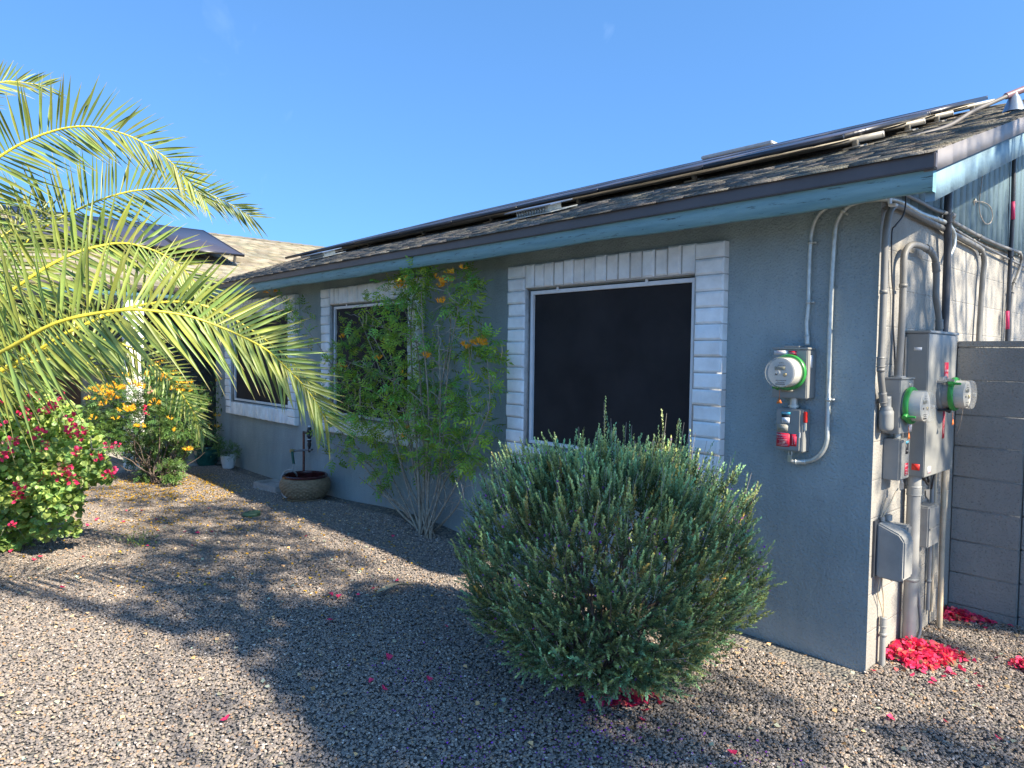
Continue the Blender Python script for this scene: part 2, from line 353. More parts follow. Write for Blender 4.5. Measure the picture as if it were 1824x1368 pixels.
def place(mb, TV, TF, P, D, N, L_, W_, tint):
    P = np.asarray(P, float); D = nrm(D); N = N-(np.sum(N*D, 1, keepdims=True))*D; N = nrm(N); S = np.cross(N, D)
    L_ = np.asarray(L_)[:, None, None]; W_ = np.asarray(W_)[:, None, None]
    V = P[:, None] + TV[None, :, 0:1]*L_*D[:, None] + TV[None, :, 1:2]*W_*S[:, None] + TV[None, :, 2:3]*W_*N[:, None]
    by = {}
    for f in TF: by.setdefault(len(f), []).append(f)
    first = True
    n, k, _ = V.shape; base = mb.n
    T = np.repeat(tint, k, axis=0)
    for ln, fs in by.items():
        mb.big.append((np.arange(n)[:, None, None]*k + np.array(fs)[None]).reshape(-1, ln) + base)
    mb.v.append(V.reshape(-1, 3)); mb.t.append(T); mb.n += n*k
def rdir(n): return nrm(rng.normal(size=(n, 3)))
def tints(n, lo=.7, hi=1.25, hue=.12):
    b = rng.uniform(lo, hi, (n, 1)); h = rng.uniform(-hue, hue, (n, 1)); return np.clip(b*np.hstack([1+h*1.6, 1+h*.2, 1-h]), .05, 2.5)
# ================================================================ THE GROUND
def gravel_material(name, scale):
    m = bpy.data.materials.new(name); m.use_nodes = True; nt = m.node_tree; n = nt.nodes; L = nt.links; b = n['Principled BSDF']
    b.inputs['Roughness'].default_value = .9; b.inputs['Specular IOR Level'].default_value = .25
    g = n.new('ShaderNodeNewGeometry'); v = n.new('ShaderNodeTexVoronoi'); v.inputs['Scale'].default_value = scale; L.new(g.outputs['Position'], v.inputs[0])
    r = n.new('ShaderNodeValToRGB'); e = r.color_ramp.elements; e[0].position = 0; e[0].color = (.10, .098, .095, 1); e[1].position = 1; e[1].color = (.30, .27, .23, 1)
    k = e.new(.6); k.color = (.19, .18, .165, 1); k = e.new(.85); k.color = (.28, .24, .19, 1)
    s = n.new('ShaderNodeSeparateColor'); L.new(v.outputs['Color'], s.inputs[0]); L.new(s.outputs[0], r.inputs[0]); L.new(r.outputs[0], b.inputs['Base Color'])
    bb = n.new('ShaderNodeBump'); bb.inputs['Distance'].default_value = .015; bb.invert = True; L.new(v.outputs['Distance'], bb.inputs['Height']); L.new(bb.outputs[0], b.inputs['Normal'])
    MATS[name] = m
gravel_material('gravel_bed', 55)
nx, ny = 150, 110
xs = np.concatenate([[-400, -120, -40, -20], np.linspace(-15, 6, nx), [12, 40, 120, 400]]); ys = np.concatenate([[-400, -120, -40, -15], np.linspace(-7, 6, ny), [12, 40, 120, 400]])
X_, Y_ = np.meshgrid(xs, ys, indexing='ij'); Z_ = gh(X_, Y_) - .012
V = np.stack([X_, Y_, Z_], -1).reshape(-1, 3); w = len(ys)
Fg = [(i*w+j, (i+1)*w+j, (i+1)*w+j+1, i*w+j+1) for i in range(len(xs)-1) for j in range(w-1)]
mb = MB(); mb.add(V, Fg); mb.build('ground', 'gravel_bed', smooth=True, kind='structure')

# pebbles: one loose layer of real stones
pm = bpy.data.materials.new('pebble'); pm.use_nodes = True; nt = pm.node_tree; n = nt.nodes; L = nt.links; b = n['Principled BSDF']
b.inputs['Roughness'].default_value = .85; b.inputs['Specular IOR Level'].default_value = .3
oi = n.new('ShaderNodeObjectInfo'); r = n.new('ShaderNodeValToRGB'); r.color_ramp.interpolation = 'CONSTANT'; e = r.color_ramp.elements
stops = [(0, (.15, .145, .14)), (.16, (.23, .22, .205)), (.34, (.18, .17, .16)), (.48, (.29, .26, .225)), (.60, (.10, .10, .105)), (.71, (.37, .30, .215)), (.80, (.23, .21, .19)), (.88, (.45, .40, .34)), (.945, (.40, .25, .13)), (.98, (.70, .67, .62))]
e[0].position = 0; e[0].color = (*stops[0][1], 1); e[1].position = stops[1][0]; e[1].color = (*stops[1][1], 1)
for p_, c_ in stops[2:]: k = e.new(p_); k.color = (*c_, 1)
L.new(oi.outputs['Random'], r.inputs[0]); tcn = n.new('ShaderNodeTexCoord'); no = n.new('ShaderNodeTexNoise'); no.inputs['Scale'].default_value = 1.5; no.inputs['Detail'].default_value = 5
L.new(tcn.outputs['Object'], no.inputs[0]); mr = n.new('ShaderNodeMapRange'); mr.inputs[3].default_value = .65; mr.inputs[4].default_value = 1.35; L.new(no.outputs[0], mr.inputs[0])
mm = n.new('ShaderNodeMix'); mm.data_type = 'RGBA'; mm.blend_type = 'MULTIPLY'; mm.inputs[0].default_value = 1; L.new(r.outputs[0], mm.inputs[6]); L.new(mr.outputs[0], mm.inputs[7]); L.new(mm.outputs[2], b.inputs['Base Color'])
for q_ in r.color_ramp.elements: q_.color = (min(.8, .080+q_.color[0]*.72), min(.8, .071+q_.color[1]*.66), .064+q_.color[2]*.62, 1)
MATS['pebble'] = pm
pebs = bpy.data.collections.new('pebble_shapes')
for i in range(7):
    bm = bmesh.new(); bmesh.ops.create_icosphere(bm, subdivisions=2, radius=1)
    sc_ = np.array([1.0, rng.uniform(.6, .95), rng.uniform(.42, .7)]); fr = rng.normal(size=(5, 3)); ph = rng.uniform(.55, .95, 5)
    for v in bm.verts:
        p = np.array(v.co[:]); 
        for q in range(5):      # chop flats off, like crushed stone
            d = nrm(fr[q]); t_ = p @ d
            if t_ > ph[q]*.85: p = p - d*(t_-ph[q]*.85)
        v.co = Vector(p*sc_)
    me = bpy.data.meshes.new('pebble'); bm.to_mesh(me); bm.free(); me.materials.append(pm)
    o = bpy.data.objects.new('pebble', me); pebs.objects.link(o)
mb = MB()
def zone(x0, x1, y0, y1, st):
    xs = np.arange(x0, x1, st); ys = np.arange(y0, y1, st)
    for x in xs:
        for y in ys:
            q = np.array([x+st/2, y+st/2, 0])-CP; z = q @ CF; px = 912+F_PX*(q @ CR)/max(z, .01); py = 684-F_PX*(q @ CU)/max(z, .01)
            if z > .3 and -350 < px < 2150 and py < 1750 and z < 10.5:
                if (x+st/2 < -9.1): continue
                if (y+st > .0 and x+st < .0): continue
                v = [(a, c, float(gh(a, c))) for a, c in ((x, y), (x+st, y), (x+st, y+st), (x, y+st))]
                mb.add(v, [(0, 1, 2, 3)])
zone(-9.2, 2.4, -5.0, 1.4, .2)
gv = mb.build('gravel', 'pebble', kind='stuff', label='loose grey and tan crushed gravel covering the yard', category='gravel')
ng = bpy.data.node_groups.new('scatter_stones', 'GeometryNodeTree')
ng.interface.new_socket('Geometry', in_out='INPUT', socket_type='NodeSocketGeometry'); ng.interface.new_socket('Geometry', in_out='OUTPUT', socket_type='NodeSocketGeometry')
N = ng.nodes; Lk = ng.links
gi = N.new('NodeGroupInput'); go = N.new('NodeGroupOutput'); dp = N.new('GeometryNodeDistributePointsOnFaces'); dp.distribute_method = 'RANDOM'; dp.inputs['Density'].default_value = 7800; dp.inputs['Seed'].default_value = 4
ci = N.new('GeometryNodeCollectionInfo'); ci.inputs['Collection'].default_value = pebs; ci.inputs['Separate Children'].default_value = True; ci.inputs['Reset Children'].default_value = True
ip = N.new('GeometryNodeInstanceOnPoints'); ip.inputs['Pick Instance'].default_value = True
rv = N.new('FunctionNodeRandomValue'); rv.data_type = 'FLOAT_VECTOR'; rv.inputs[0].default_value = (-.45, -.45, 0); rv.inputs[1].default_value = (.45, .45, 6.28)
rs = N.new('FunctionNodeRandomValue'); rs.data_type = 'FLOAT'; rs.inputs[2].default_value = .0038; rs.inputs[3].default_value = .0100
Lk.new(gi.outputs[0], dp.inputs[0]); Lk.new(dp.outputs['Points'], ip.inputs['Points']); Lk.new(ci.outputs[0], ip.inputs['Instance'])
Lk.new(rv.outputs[0], ip.inputs['Rotation']); Lk.new(rs.outputs[1], ip.inputs['Scale']); Lk.new(ip.outputs[0], go.inputs[0])
md = gv.modifiers.new('scatter', 'NODES'); md.node_group = ng

# porch slab
mb = MB()
for (x0, x1) in ((-10.6, -9.06), (-12.2, -10.61), (-13.8, -12.21)):
    for (y0, y1) in ((-2.3, -.87), (-.86, .55), (.56, 1.6), (-4.2, -2.31)): mb.box(x0, x1, y0, y1, -.1, .035)
mb.build('porch_slab', 'concrete', bevel=.008, kind='structure')

# ================================================================ THE HOUSE
house = thing('house', 'grey stucco single-storey house with blue fascia, brick window surrounds and shingle roof', 'house', (0, 0, 0))
YE, ZE, M_ = -.5, 2.545, 1/3
def rz(y): return ZE + M_*(y-YE)
# front wall as bays round the three openings (screens sit in the openings)
WINS = [(-2.81, -.86, .75, 2.36), (-6.01, -4.04, .75, 2.375), (-8.97, -6.68, .75, 2.365)]
BR = .225; FZ0 = .205
mb = MB(); TH = .2; cur = 0.0
def wall_grid(mb, x0, x1, z0, z1, hole=None, st=.12):
    # outer skin with a slight hand-trowelled waviness
    def patch(a, b, c, d):
        nxx = max(1, int((b-a)/st)); nzz = max(1, int((d-c)/st)); V = []
        for i in range(nxx+1):
            for j in range(nzz+1): V.append((a+(b-a)*i/nxx, 0, c+(d-c)*j/nzz))
        mb.add(V, [(i*(nzz+1)+j, (i+1)*(nzz+1)+j, (i+1)*(nzz+1)+j+1, i*(nzz+1)+j+1) for i in range(nxx) for j in range(nzz)])
    if hole is None: patch(x0, x1, z0, z1)
    else:
        a, b, c, d = hole; patch(x0, a, z0, z1); patch(b, x1, z0, z1); patch(a, b, z0, c); patch(a, b, d, z1)
segs = [0, -3.4, -6.35, -9.5]
for k in range(3):
    x0_, x1_, z0_, z1_ = WINS[k]; wall_grid(mb, segs[k+1], segs[k], -.25, 2.5, (x0_+BR-.01, x1_-BR+.01, z0_+FZ0-.01, z1_-FZ0+.01))
for k in range(3):        # reveals
    x0_, x1_, z0_, z1_ = WINS[k]; a, b, c, d = x0_+BR-.01, x1_-BR+.01, z0_+FZ0-.01, z1_-FZ0+.01
    for P_ in (((a, 0, c), (a, .14, c), (a, .14, d), (a, 0, d)), ((b, 0, c), (b, 0, d), (b, .14, d), (b, .14, c)), ((a, 0, c), (b, 0, c), (b, .14, c), (a, .14, c)), ((a, 0, d), (a, .14, d), (b, .14, d), (b, 0, d)), ((a, .14, c), (b, .14, c), (b, .14, d), (a, .14, d))):
        mb.add(P_, [(0, 1, 2, 3)])
mb.add([(-9.5, 0, -.25), (-9.5, 1.3, -.25), (-9.5, 1.3, 2.5), (-9.5, 0, 2.5)], [(0, 1, 2, 3)])
front = mb.build('front_wall', 'wall_paint', house)
mb = MB(); nf_ = 110
tops = [.125+.012*math.sin(1.3*k*.09)+rng.uniform(-.004, .004) for k in range(nf_+1)]
V = [(-9.5+9.506*k/nf_, yy, zz) for k in range(nf_+1) for yy, zz in ((-.007, -.25), (-.009, tops[k]-.004), (-.004, tops[k]), (.002, tops[k]+.002))]
mb.add(V, [(4*k+j, 4*k+4+j, 4*k+5+j, 4*k+1+j) for k in range(nf_) for j in range(3)]); 
# gable wall (blockwork, painted a warmer grey) up to the plate, siding above
mb = MB()
nyy, nzz = 60, 22; V = [(0, 9.5*i/nyy, -.25+2.73*j/nzz) for i in range(nyy+1) for j in range(nzz+1)]
mb.add(V, [(i*(nzz+1)+j, (i+1)*(nzz+1)+j, (i+1)*(nzz+1)+j+1, i*(nzz+1)+j+1) for i in range(nyy) for j in range(nzz)])
mb.add([(0, 9.5, -.25), (-9.5, 9.5, -.25), (-9.5, 9.5, 2.5), (0, 9.5, 2.5)], [(0, 1, 2, 3)])
mb.build('gable_wall', 'gable_paint', house)
mb = MB(); yc = 4.5
y = -.02
while y < 9.3:
    w_ = .118; zt = lambda q: (rz(q) if q < yc else rz(2*yc-q)) - .12
    mb.add([(.022, y, 2.475), (.022, y+w_, 2.475), (.022, y+w_, zt(y+w_)), (.022, y, zt(y)), (0, y, 2.475), (0, y+w_, 2.475), (0, y+w_, zt(y+w_)), (0, y, zt(y))], [(0, 1, 2, 3), (0, 3, 7, 4), (1, 5, 6, 2), (0, 4, 5, 1)])
    mb.add([(.008, y+w_, 2.475), (.008, y+w_+.006, 2.475), (.008, y+w_+.006, zt(y+w_)), (.008, y+w_, zt(y+w_))], [(0, 1, 2, 3)])
    y += w_+.006
mb.build('siding', 'siding_teal', house)
mb = MB(); mb.box(-9.4, .33, YE+.03, .0, 2.50, 2.515); mb.build('soffit', 'fascia_paint', house)

# roof: shingle courses of separate tabs, butt edges proud of the course below
XR = .385
def shingles(mb, org, du, dv, n, U0, U1, Vlen, clip=None, tab=.31, exp=.14):
    org, du, dv, n = map(lambda q: np.array(q, float), (org, du, dv, n))
    rows = int(Vlen/exp)+1
    for r_ in range(rows):
        v0 = r_*exp; off = rng.uniform(0, tab); u = U0-off
        while u < U1:
            w_ = tab*rng.uniform(.55, 1.1); a, b = max(u, U0), min(u+w_-.004, U1)
            if b > a+.01 and (clip is None or clip((a+b)/2, v0+exp/2)):
                h = rng.uniform(.006, .012); dj = rng.uniform(-.004, .004); 
                A = org+du*a+dv*(v0+dj-.01); B = org+du*b+dv*(v0+dj-.01+rng.uniform(-.002, .002)); C = org+du*b+dv*(v0+exp+.03); D = org+du*a+dv*(v0+exp+.03)
                hb = h+rng.uniform(-.003, .003)
                t_ = rng.uniform(.7, 1.25); tt = np.array([t_*rng.uniform(.95, 1.08), t_, t_*rng.uniform(.88, 1.02)])
                mb.add([A+n*h, B+n*hb, C+n*.002, D+n*.002, A, B, C-n*.004, D-n*.004], [(0, 1, 2, 3), (4, 5, 1, 0), (4, 0, 3, 7), (5, 6, 2, 1)], tt)
            u += w_
cth = 1/math.sqrt(1+M_*M_)
dvm = np.array([0, cth, M_*cth]); nm = np.array([0, -M_*cth, cth])
XW, WR = -9.0, 4.7         # wing eave line and its half width
mb = MB(); mb.add([(XR, YE, ZE-.012), (XR, yc, rz(yc)-.012), (-16, yc, rz(yc)-.012), (-16, YE, ZE-.012)], [(0, 1, 2, 3)])
mb.add([(XR, yc, rz(yc)-.012), (XR, 9.6, rz(-.6)-.012), (-16, 9.6, rz(-.6)-.012), (-16, yc, rz(yc)-.012)], [(0, 1, 2, 3)])
shingles(mb, (XR, YE-.015, ZE-.01), (-1, 0, 0), dvm, nm, 0, 14.6, 5.25, clip=lambda u, v: (XR-u) > XW-(v*cth)-.15)
roof = mb.build('roof', 'shingle', house)
mb = MB(); dvw = np.array([-cth, 0, M_*cth]); nw = np.array([M_*cth, 0, cth])
shingles(mb, (XW+.01, 8, ZE-.01), (0, -1, 0), dvw, nw, 0, 15.5, WR/cth, clip=lambda u, v: (8-u) < YE+v*cth+.12 or v*cth > 4.6)
zr = ZE+M_*WR
mb.add([(XW, YE, ZE-.014), (XW-WR, YE+WR, zr-.014), (XW-WR, -7.5, zr-.014), (XW, -7.5, ZE-.014)], [(0, 1, 2, 3)])
mb.add([(XW-WR, 9, zr-.014), (XW-2*WR, 9, ZE-.014), (XW-2*WR, -7.5, ZE-.014), (XW-WR, -7.5, zr-.014)], [(0, 1, 2, 3)])
wroof = mb.build('wing_roof', 'shingle_sunlit', house)
mb = MB()
for i in range(58):
    yy = 8-i*.27; mb.add([(XW-WR-.12, yy, zr-.03), (XW-WR, yy, zr+.022), (XW-WR+.12, yy, zr-.03), (XW-WR-.12, yy-.3, zr-.037), (XW-WR, yy-.3, zr+.012), (XW-WR+.12, yy-.3, zr-.037)], [(0, 1, 4, 3), (1, 2, 5, 4), (0, 2, 1)], tints(1, .7, 1.1, .03)[0])
mb.build('ridge_cap', 'shingle_sunlit', wroof)
# drip edge, fascia, rake
mb = MB(); mb.box(-8.98, .394, YE-.004, YE+.028, 2.470, 2.538); mb.build('drip_edge', 'drip_metal', house, bevel=.004)
mb = MB(); y0 = YE+.03
nseg = 48
for i in range(nseg):
    xa, xb = -8.98+(9.357)*i/nseg, -8.98+9.357*(i+1)/nseg
    wz = lambda x: 2.378+.004*math.sin(3*x)+.003*math.sin(7.3*x)
    mb.add([(xa, YE+.03, wz(xa)), (xb, YE+.03, wz(xb)), (xb, YE+.03, 2.50), (xa, YE+.03, 2.50), (xa, YE+.07, wz(xa)), (xb, YE+.07, wz(xb)), (xb, YE+.07, 2.50), (xa, YE+.07, 2.50)], [(0, 1, 2, 3), (0, 4, 5, 1), (5, 4, 7, 6)])
mb.add([(.377, YE+.03, 2.378), (.377, YE+.07, 2.378), (.377, YE+.07, 2.5), (.377, YE+.03, 2.5)], [(0, 1, 2, 3)])
mb.build('fascia', 'fascia_paint', house)
mb = MB()
def raker(mb, x0, x1, zt, zb, ya=YE+.0, yb=yc):
    for i in range(24):
        q0 = ya+(yb-ya)*i/24; q1 = ya+(yb-ya)*(i+1)/24 - .0005
        mb.add([(x, q, rz(q)+z) for x in (x0, x1) for q in (q0, q1) for z in (zb, zt)], [(4, 6, 7, 5), (0, 1, 3, 2), (0, 2, 6, 4), (1, 5, 7, 3)])
    mb.add([(x, ya, rz(ya)+z) for x in (x0, x1) for z in (zb, zt)], [(0, 2, 3, 1)])
    mb.add([(x, yb, rz(yb)+z) for x in (x0, x1) for z in (zb, zt)], [(0, 1, 3, 2)])
raker(mb, .337, .375, -.095, -.225, YE+.0705); mb.build('rake_board', 'gable_siding', house)
mb = MB(); raker(mb, .34, .392, -.005, -.09, YE+.0285); mb.build('rake_flashing', 'rake_metal', house)
mb = MB(); raker(mb, .023, .335, -.10, -.115, YE+.072); mb.build('rake_soffit', 'gable_siding', house)

# windows
def window(k, label):
    x0, x1, z0, z1 = WINS[k]
    w = thing('window', label, 'window'); del w['label']; del w['category']; w.parent = house; w['label'] = label
    fr = MB(); a, b, c, d = x0+BR, x1-BR, z0+FZ0, z1-FZ0; t = .028
    for (p, q, r_, s_) in ((a, b, c, c+t), (a, b, d-t, d), (a, a+t, c+t, d-t), (b-t, b, c+t, d-t)): fr.box(p, q, -.012, .03, r_, s_)
    nclip = [a+(b-a)*u for u in (.2, .75)]
    for q in nclip: fr.box(q-.012, q+.012, -.022, -.0125, d-.012, d+.022)
    fr.build('window_frame', 'white_frame', w, bevel=.003)
    sc = MB(); nx_ = 12; V = []
    for i in range(nx_+1):
        for j in range(nx_+1):
            u, v = i/nx_, j/nx_; V.append((a+t+(b-a-2*t)*u, .012+.004*math.sin(math.pi*u)*math.sin(math.pi*v)*math.sin(5*u+3*v), c+t+(d-c-2*t)*v))
    sc.add(V, [(i*(nx_+1)+j, (i+1)*(nx_+1)+j, (i+1)*(nx_+1)+j+1, i*(nx_+1)+j+1) for i in range(nx_) for j in range(nx_)])
    sc.build('sun_screen', 'screen', w, smooth=True)
    br = MB()
    def brick(p, q, r_, s_, dpt):
        bm = bmesh.new(); g = .0035; n0 = len(bm.verts)
        jx = rng.uniform(-.003, .003, 4)
        X0, X1, Z0, Z1 = p+g, q-g, r_+g, s_-g; e = .012
        ring0 = [(X0, 0, Z0), (X1, 0, Z0), (X1, 0, Z1), (X0, 0, Z1)]
        ring1 = [(X0, -dpt+e, Z0), (X1, -dpt+e, Z0), (X1, -dpt+e, Z1), (X0, -dpt+e, Z1)]
        ring2 = [(X0+e+jx[0], -dpt, Z0+e), (X1-e, -dpt+jx[1], Z0+e), (X1-e+jx[2], -dpt, Z1-e), (X0+e, -dpt+jx[3], Z1-e)]
        br.add(ring0+ring1+ring2, [(0, 1, 5, 4), (1, 2, 6, 5), (2, 3, 7, 6), (3, 0, 4, 7), (4, 5, 9, 8), (5, 6, 10, 9), (6, 7, 11, 10), (7, 4, 8, 11), (8, 9, 10, 11)], tints(1, .93, 1.04, .01)[0])
        bm.free()
    nb = int(round((z1-z0)/.101)); st = (z1-z0)/nb
    for i in range(nb):
        for (p, q) in ((x0, x0+BR-.02), (x1-BR+.02, x1)): brick(p+rng.uniform(-.004, .004), q, z0+i*st, z0+(i+1)*st, .062+rng.uniform(-.005, .006))
    nb = int(round((x1-x0-2*BR+.04)/.101)); st = (x1-x0-2*BR+.04)/nb
    for i in range(nb):
        p = x0+BR-.02+i*st
        brick(p, p+st, z1-FZ0+.02, z1+rng.uniform(-.004, .006), .06+rng.uniform(-.005, .006)); brick(p, p+st, z0+rng.uniform(-.004, .004), z0+FZ0-.02, .06+rng.uniform(-.005, .006))
    br.build('brick_surround', 'white_brick', w, smooth='auto')
    mo = MB(); 
    for (p, q, r_, s_) in ((x0+.004, x0+BR-.016, z0+.004, z1-.004), (x1-BR+.016, x1-.004, z0+.004, z1-.004), (x0+BR-.016, x1-BR+.016, z0+.004, z0+FZ0-.016), (x0+BR-.016, x1-BR+.016, z1-FZ0+.016, z1-.004)): mo.box(p, q, -.048, .0, r_, s_)
    # sloped reveal between brick and frame
    a, b, c, d = x0+BR-.02, x1-BR+.02, z0+FZ0-.02, z1-FZ0+.02
    mo.build('mortar', 'mortar', w)
window(0, 'large window nearest the corner behind the grey-green bush')
window(1, 'middle window half hidden by the orange-flowered shrub')
window(2, 'farthest window behind the palm frond tips')

# wing: porch column, back wall, door and garage block
mb = MB()
for i in range(22):
    z = .035+i*.11; j = rng.uniform(-.004, .004, 4); mb.box(-9.30+j[0], -9.08+j[1], -1.33+j[2], -1.11+j[3], z, z+.104, tints(1, .93, 1.05, .01)[0])
cl = mb.build('porch_column', 'white_brick', house, bevel=.006)
mb = MB(); mb.box(-9.29, -9.09, -1.32, -1.12, .03, 2.44); mb.build('mortar', 'mortar', cl)
mb = MB(); mb.box(-12.6, -12.4, -3.0, 1.3, -.2, 2.44); mb.box(-12.4, -9.5, 1.3, 1.5, -.2, 2.44); mb.box(-12.6, -9.25, -7.4, -3.2, -.2, 2.44); mb.build('porch_wall', 'wall_paint', house)
mb = MB(); mb.box(-12.397, -9.15, -3.15, 1.28, 2.42, 2.44); mb.build('porch_ceiling', 'wall_paint', house)
mb = MB(); mb.box(-9.06, -9.02, -7.5, YE+.06, 2.38, 2.50); mb.build('wing_fascia', 'fascia_paint', house)
mb = MB(); mb.box(-9.03, -8.985, -7.5, YE+.0, 2.455, 2.535); mb.build('wing_drip_edge', 'drip_metal', house)
dr = MB(); dr.box(-12.397, -12.35, -2.2, -1.25, .035, 2.1); dr = dr.build('porch_door', 'brown_door', house, bevel=.01)
mb = MB()
for zz in (.2, .85, 1.5):
    for yy in (-2.1, -1.68): mb.box(-12.349, -12.34, yy, yy+.33, zz, zz+.5)
mb.build('door_panel', 'brown_door', dr, bevel=.01)
mb = MB(); mb.box(-9.249, -9.22, -6.9, -3.6, .02, 2.0)
for i in range(5): mb.box(-9.219, -9.212, -6.88, -3.62, .06+i*.39, .41+i*.39)
mb.build('garage_door', 'brown_door', house, bevel=.006)

# roof vents
def roof_vent(x, y, label):
    P0 = np.array([x, y, rz(y)+.012]); U = np.array([1., 0, 0]); Vv = dvm; Nn = nm
    def bx(mb, u0, u1, v0, v1, n0, n1, n1b=None):
        n1b = n1 if n1b is None else n1b
        mb.add([P0+U*u+Vv*v+Nn*h for u in (u0, u1) for v, hh in ((v0, (n0, n1)), (v1, (n0, n1b))) for h in hh], [(0, 1, 3, 2), (4, 6, 7, 5), (0, 4, 5, 1), (2, 3, 7, 6), (0, 2, 6, 4), (1, 5, 7, 3)])
    mb = MB(); bx(mb, -.30, .30, -.05, .30, .005, .012); bx(mb, -.20, .20, .03, .2, .013, .062); v_ = mb.build('roof_vent', 'galv', house, bevel=.002)
    mb = MB(); bx(mb, -.29, .29, -.03, .26, .063, .073); mb.build('vent_cap', 'blue_metal', v_, bevel=.002)
    mb = MB()
    for i in range(11): bx(mb, -.18+i*.033, -.172+i*.033, .018, .029, .015, .058)
    mb.build('vent_grille', 'alu', v_)
mat('blue_metal', (.28, .33, .40), .35, .1, metal=.6)
for q in (roof_vent,): pass
roof_vent(-3.05, .42, ''); roof_vent(-7.2, .48, '')

# ================================================================ ON THE ROOF
def slope_box(mb, O, U, Vv, Nn, u0, u1, v0, v1, n0, n1, tint=(1, 1, 1)):
    mb.add([O+U*u+Vv*v+Nn*h for u in (u0, u1) for v in (v0, v1) for h in (n0, n1)], [(0, 1, 3, 2), (4, 6, 7, 5), (0, 4, 5, 1), (2, 3, 7, 6), (0, 2, 6, 4), (1, 5, 7, 3)], tint)
def solar(label, O, U, Vv, Nn, cols, rows, pw, ph, h=.08, feet=True, group=None):
    O, U, Vv, Nn = (np.array(q, float) for q in (O, U, Vv, Nn))
    t = thing('solar_array', label, 'solar array', O)
    for i in range(cols):
        for j in range(rows):
            u0, v0 = i*(pw+.018), j*(ph+.018)
            f = MB()
            slope_box(f, O, U, Vv, Nn, u0, u0+pw, v0, v0+.028, h, h+.036); slope_box(f, O, U, Vv, Nn, u0, u0+pw, v0+ph-.028, v0+ph, h, h+.036)
            slope_box(f, O, U, Vv, Nn, u0, u0+.028, v0+.028, v0+ph-.028, h, h+.036); slope_box(f, O, U, Vv, Nn, u0+pw-.028, u0+pw, v0+.028, v0+ph-.028, h, h+.036)
            p = f.build('solar_panel', 'panel_frame', t)
            g = MB(); slope_box(g, O, U, Vv, Nn, u0+.0285, u0+pw-.0285, v0+.0285, v0+ph-.0285, h+.022, h+.031); g.build('panel_glass', 'panel_glass', p)
    W_ = cols*(pw+.018)
    for j in range(rows):
        for fr in (.18, .78):
            v = j*(ph+.018)+ph*fr; ext = .14 if (j+int(fr > .5)) % 2 == 0 else .08
            rr = MB(); slope_box(rr, O, U, Vv, Nn, -ext, W_+.05, v-.02, v+.02, h-.045, h-.003); slope_box(rr, O, U, Vv, Nn, -ext-.004, -ext-.001, v-.014, v+.014, h-.04, h-.008)
            rr.build('rail', 'rail_alu', t)
            if feet:
                u = .02
                while u < W_:
                    ft = MB(); slope_box(ft, O, U, Vv, Nn, u-.012, u+.028, v-.05, v-.021, .012, h-.025); slope_box(ft, O, U, Vv, Nn, u-.05, u+.07, v-.11, v+.02, .006, .016); slope_box(ft, O, U, Vv, Nn, u-.012, u+.018, v-.062, v-.0505, h-.05, h-.03)
                    ft.build('mounting_foot', 'rail_alu', t, bevel=.003); u += 1.28
    return t
mat('rail_alu', (.36, .34, .30), .5, .1, metal=.5)
arr = solar('long black solar array above the eave of the nearer roof', (-.58, .92, rz(.92)), (-1, 0, 0), dvm, nm, 8, 2, 1.04, 1.72)
# the array on the wing roof that faces the sun
zw = lambda x: ZE+M_*(XW-x)
xw1 = -10.55
P_lr = on_x(440, 452, -10.4)
arr2 = solar('tilted grey-violet solar array on the far wing roof', (-10.6, .85, zw(-10.6)), (0, -1, 0), dvw, nw, 3, 1, 1.04, 2.1, h=.2)
# rooftop cooler seen over the array
q0_, q1_ = on_y(1255, 284, 5.3), on_y(1372, 258, 5.3); AC_ = (q0_[0], q1_[0], 5.3, 5.9, q0_[2]-.75, (q0_[2]+q1_[2])/2+.0)
ac = thing('rooftop_air_conditioner', 'grey boxed air conditioner with dark louvred side behind the roof solar array', 'air conditioner', (-3.1, 4.6, 4.2))
mb = MB(); ax0, ax1, ay0, ay1, az0, az1 = AC_
mb.box(ax0, ax1, ay0, ay1, az0, az1); mb.box(ax0-.04, ax1+.04, ay0-.04, ay1+.04, az1+.001, az1+.05); mb.box(ax0-.02, ax0+.16, ay0-.03, ay0-.001, az0, az1); mb.build('casing', 'ac_metal', ac, bevel=.01)
mb = MB(); mb.box(ax0+.2, ax1-.12, ay0-.012, ay0-.001, az0+.05, az1-.09); 
for i in range(9): mb.box(ax0+.21, ax1-.13, ay0-.03, ay0-.013, az0+.07+i*.055, az0+.09+i*.055)
mb.build('louvre', 'dark_void', ac)
# roof conduit with junction body on a flashing boot
mat('dull_pipe', (.14, .13, .125), .6)
cr = thing('roof_conduit', 'grey conduit rising from under the array to a fitting near the gable ridge', 'conduit', on_y(1720, 208, 1.6))
pts = [on_y(1560, 262, 1.15), on_y(1640, 240, 1.35), on_y(1690, 224, 1.55), on_y(1730, 200, 1.75), on_y(1765, 184, 1.9), on_y(1792, 172, 2.0)]
mb = MB(); mb.tube(smooth_path(pts, 6), .014, 10); mb.build('pipe', 'dull_pipe', cr, smooth='auto')
e0 = on_y(1788, 173, 2.0); e1 = on_y(1826, 158, 2.12); mb = MB(); mb.tube([e0, e0+(e1-e0)*.08, e0+(e1-e0)*.1, e1], [.014, .015, .023, .023], 12); mb.build('fitting', 'pink_body', cr, smooth='auto') if False else None
mat('pink_body', (.22, .13, .15), .45, .15)
mb.build('fitting', 'pink_body', cr, smooth='auto')
b0 = on_y(1806, 196, 2.06); mb = MB(); mb.lathe((b0[0], b0[1], rz(b0[1])), [(.07, -.01), (.06, .02), (.035, .09), (.022, .11), (.02, .13), (0, .13)], 16); mb.build('flashing_boot', 'blue_metal', cr, smooth='auto')

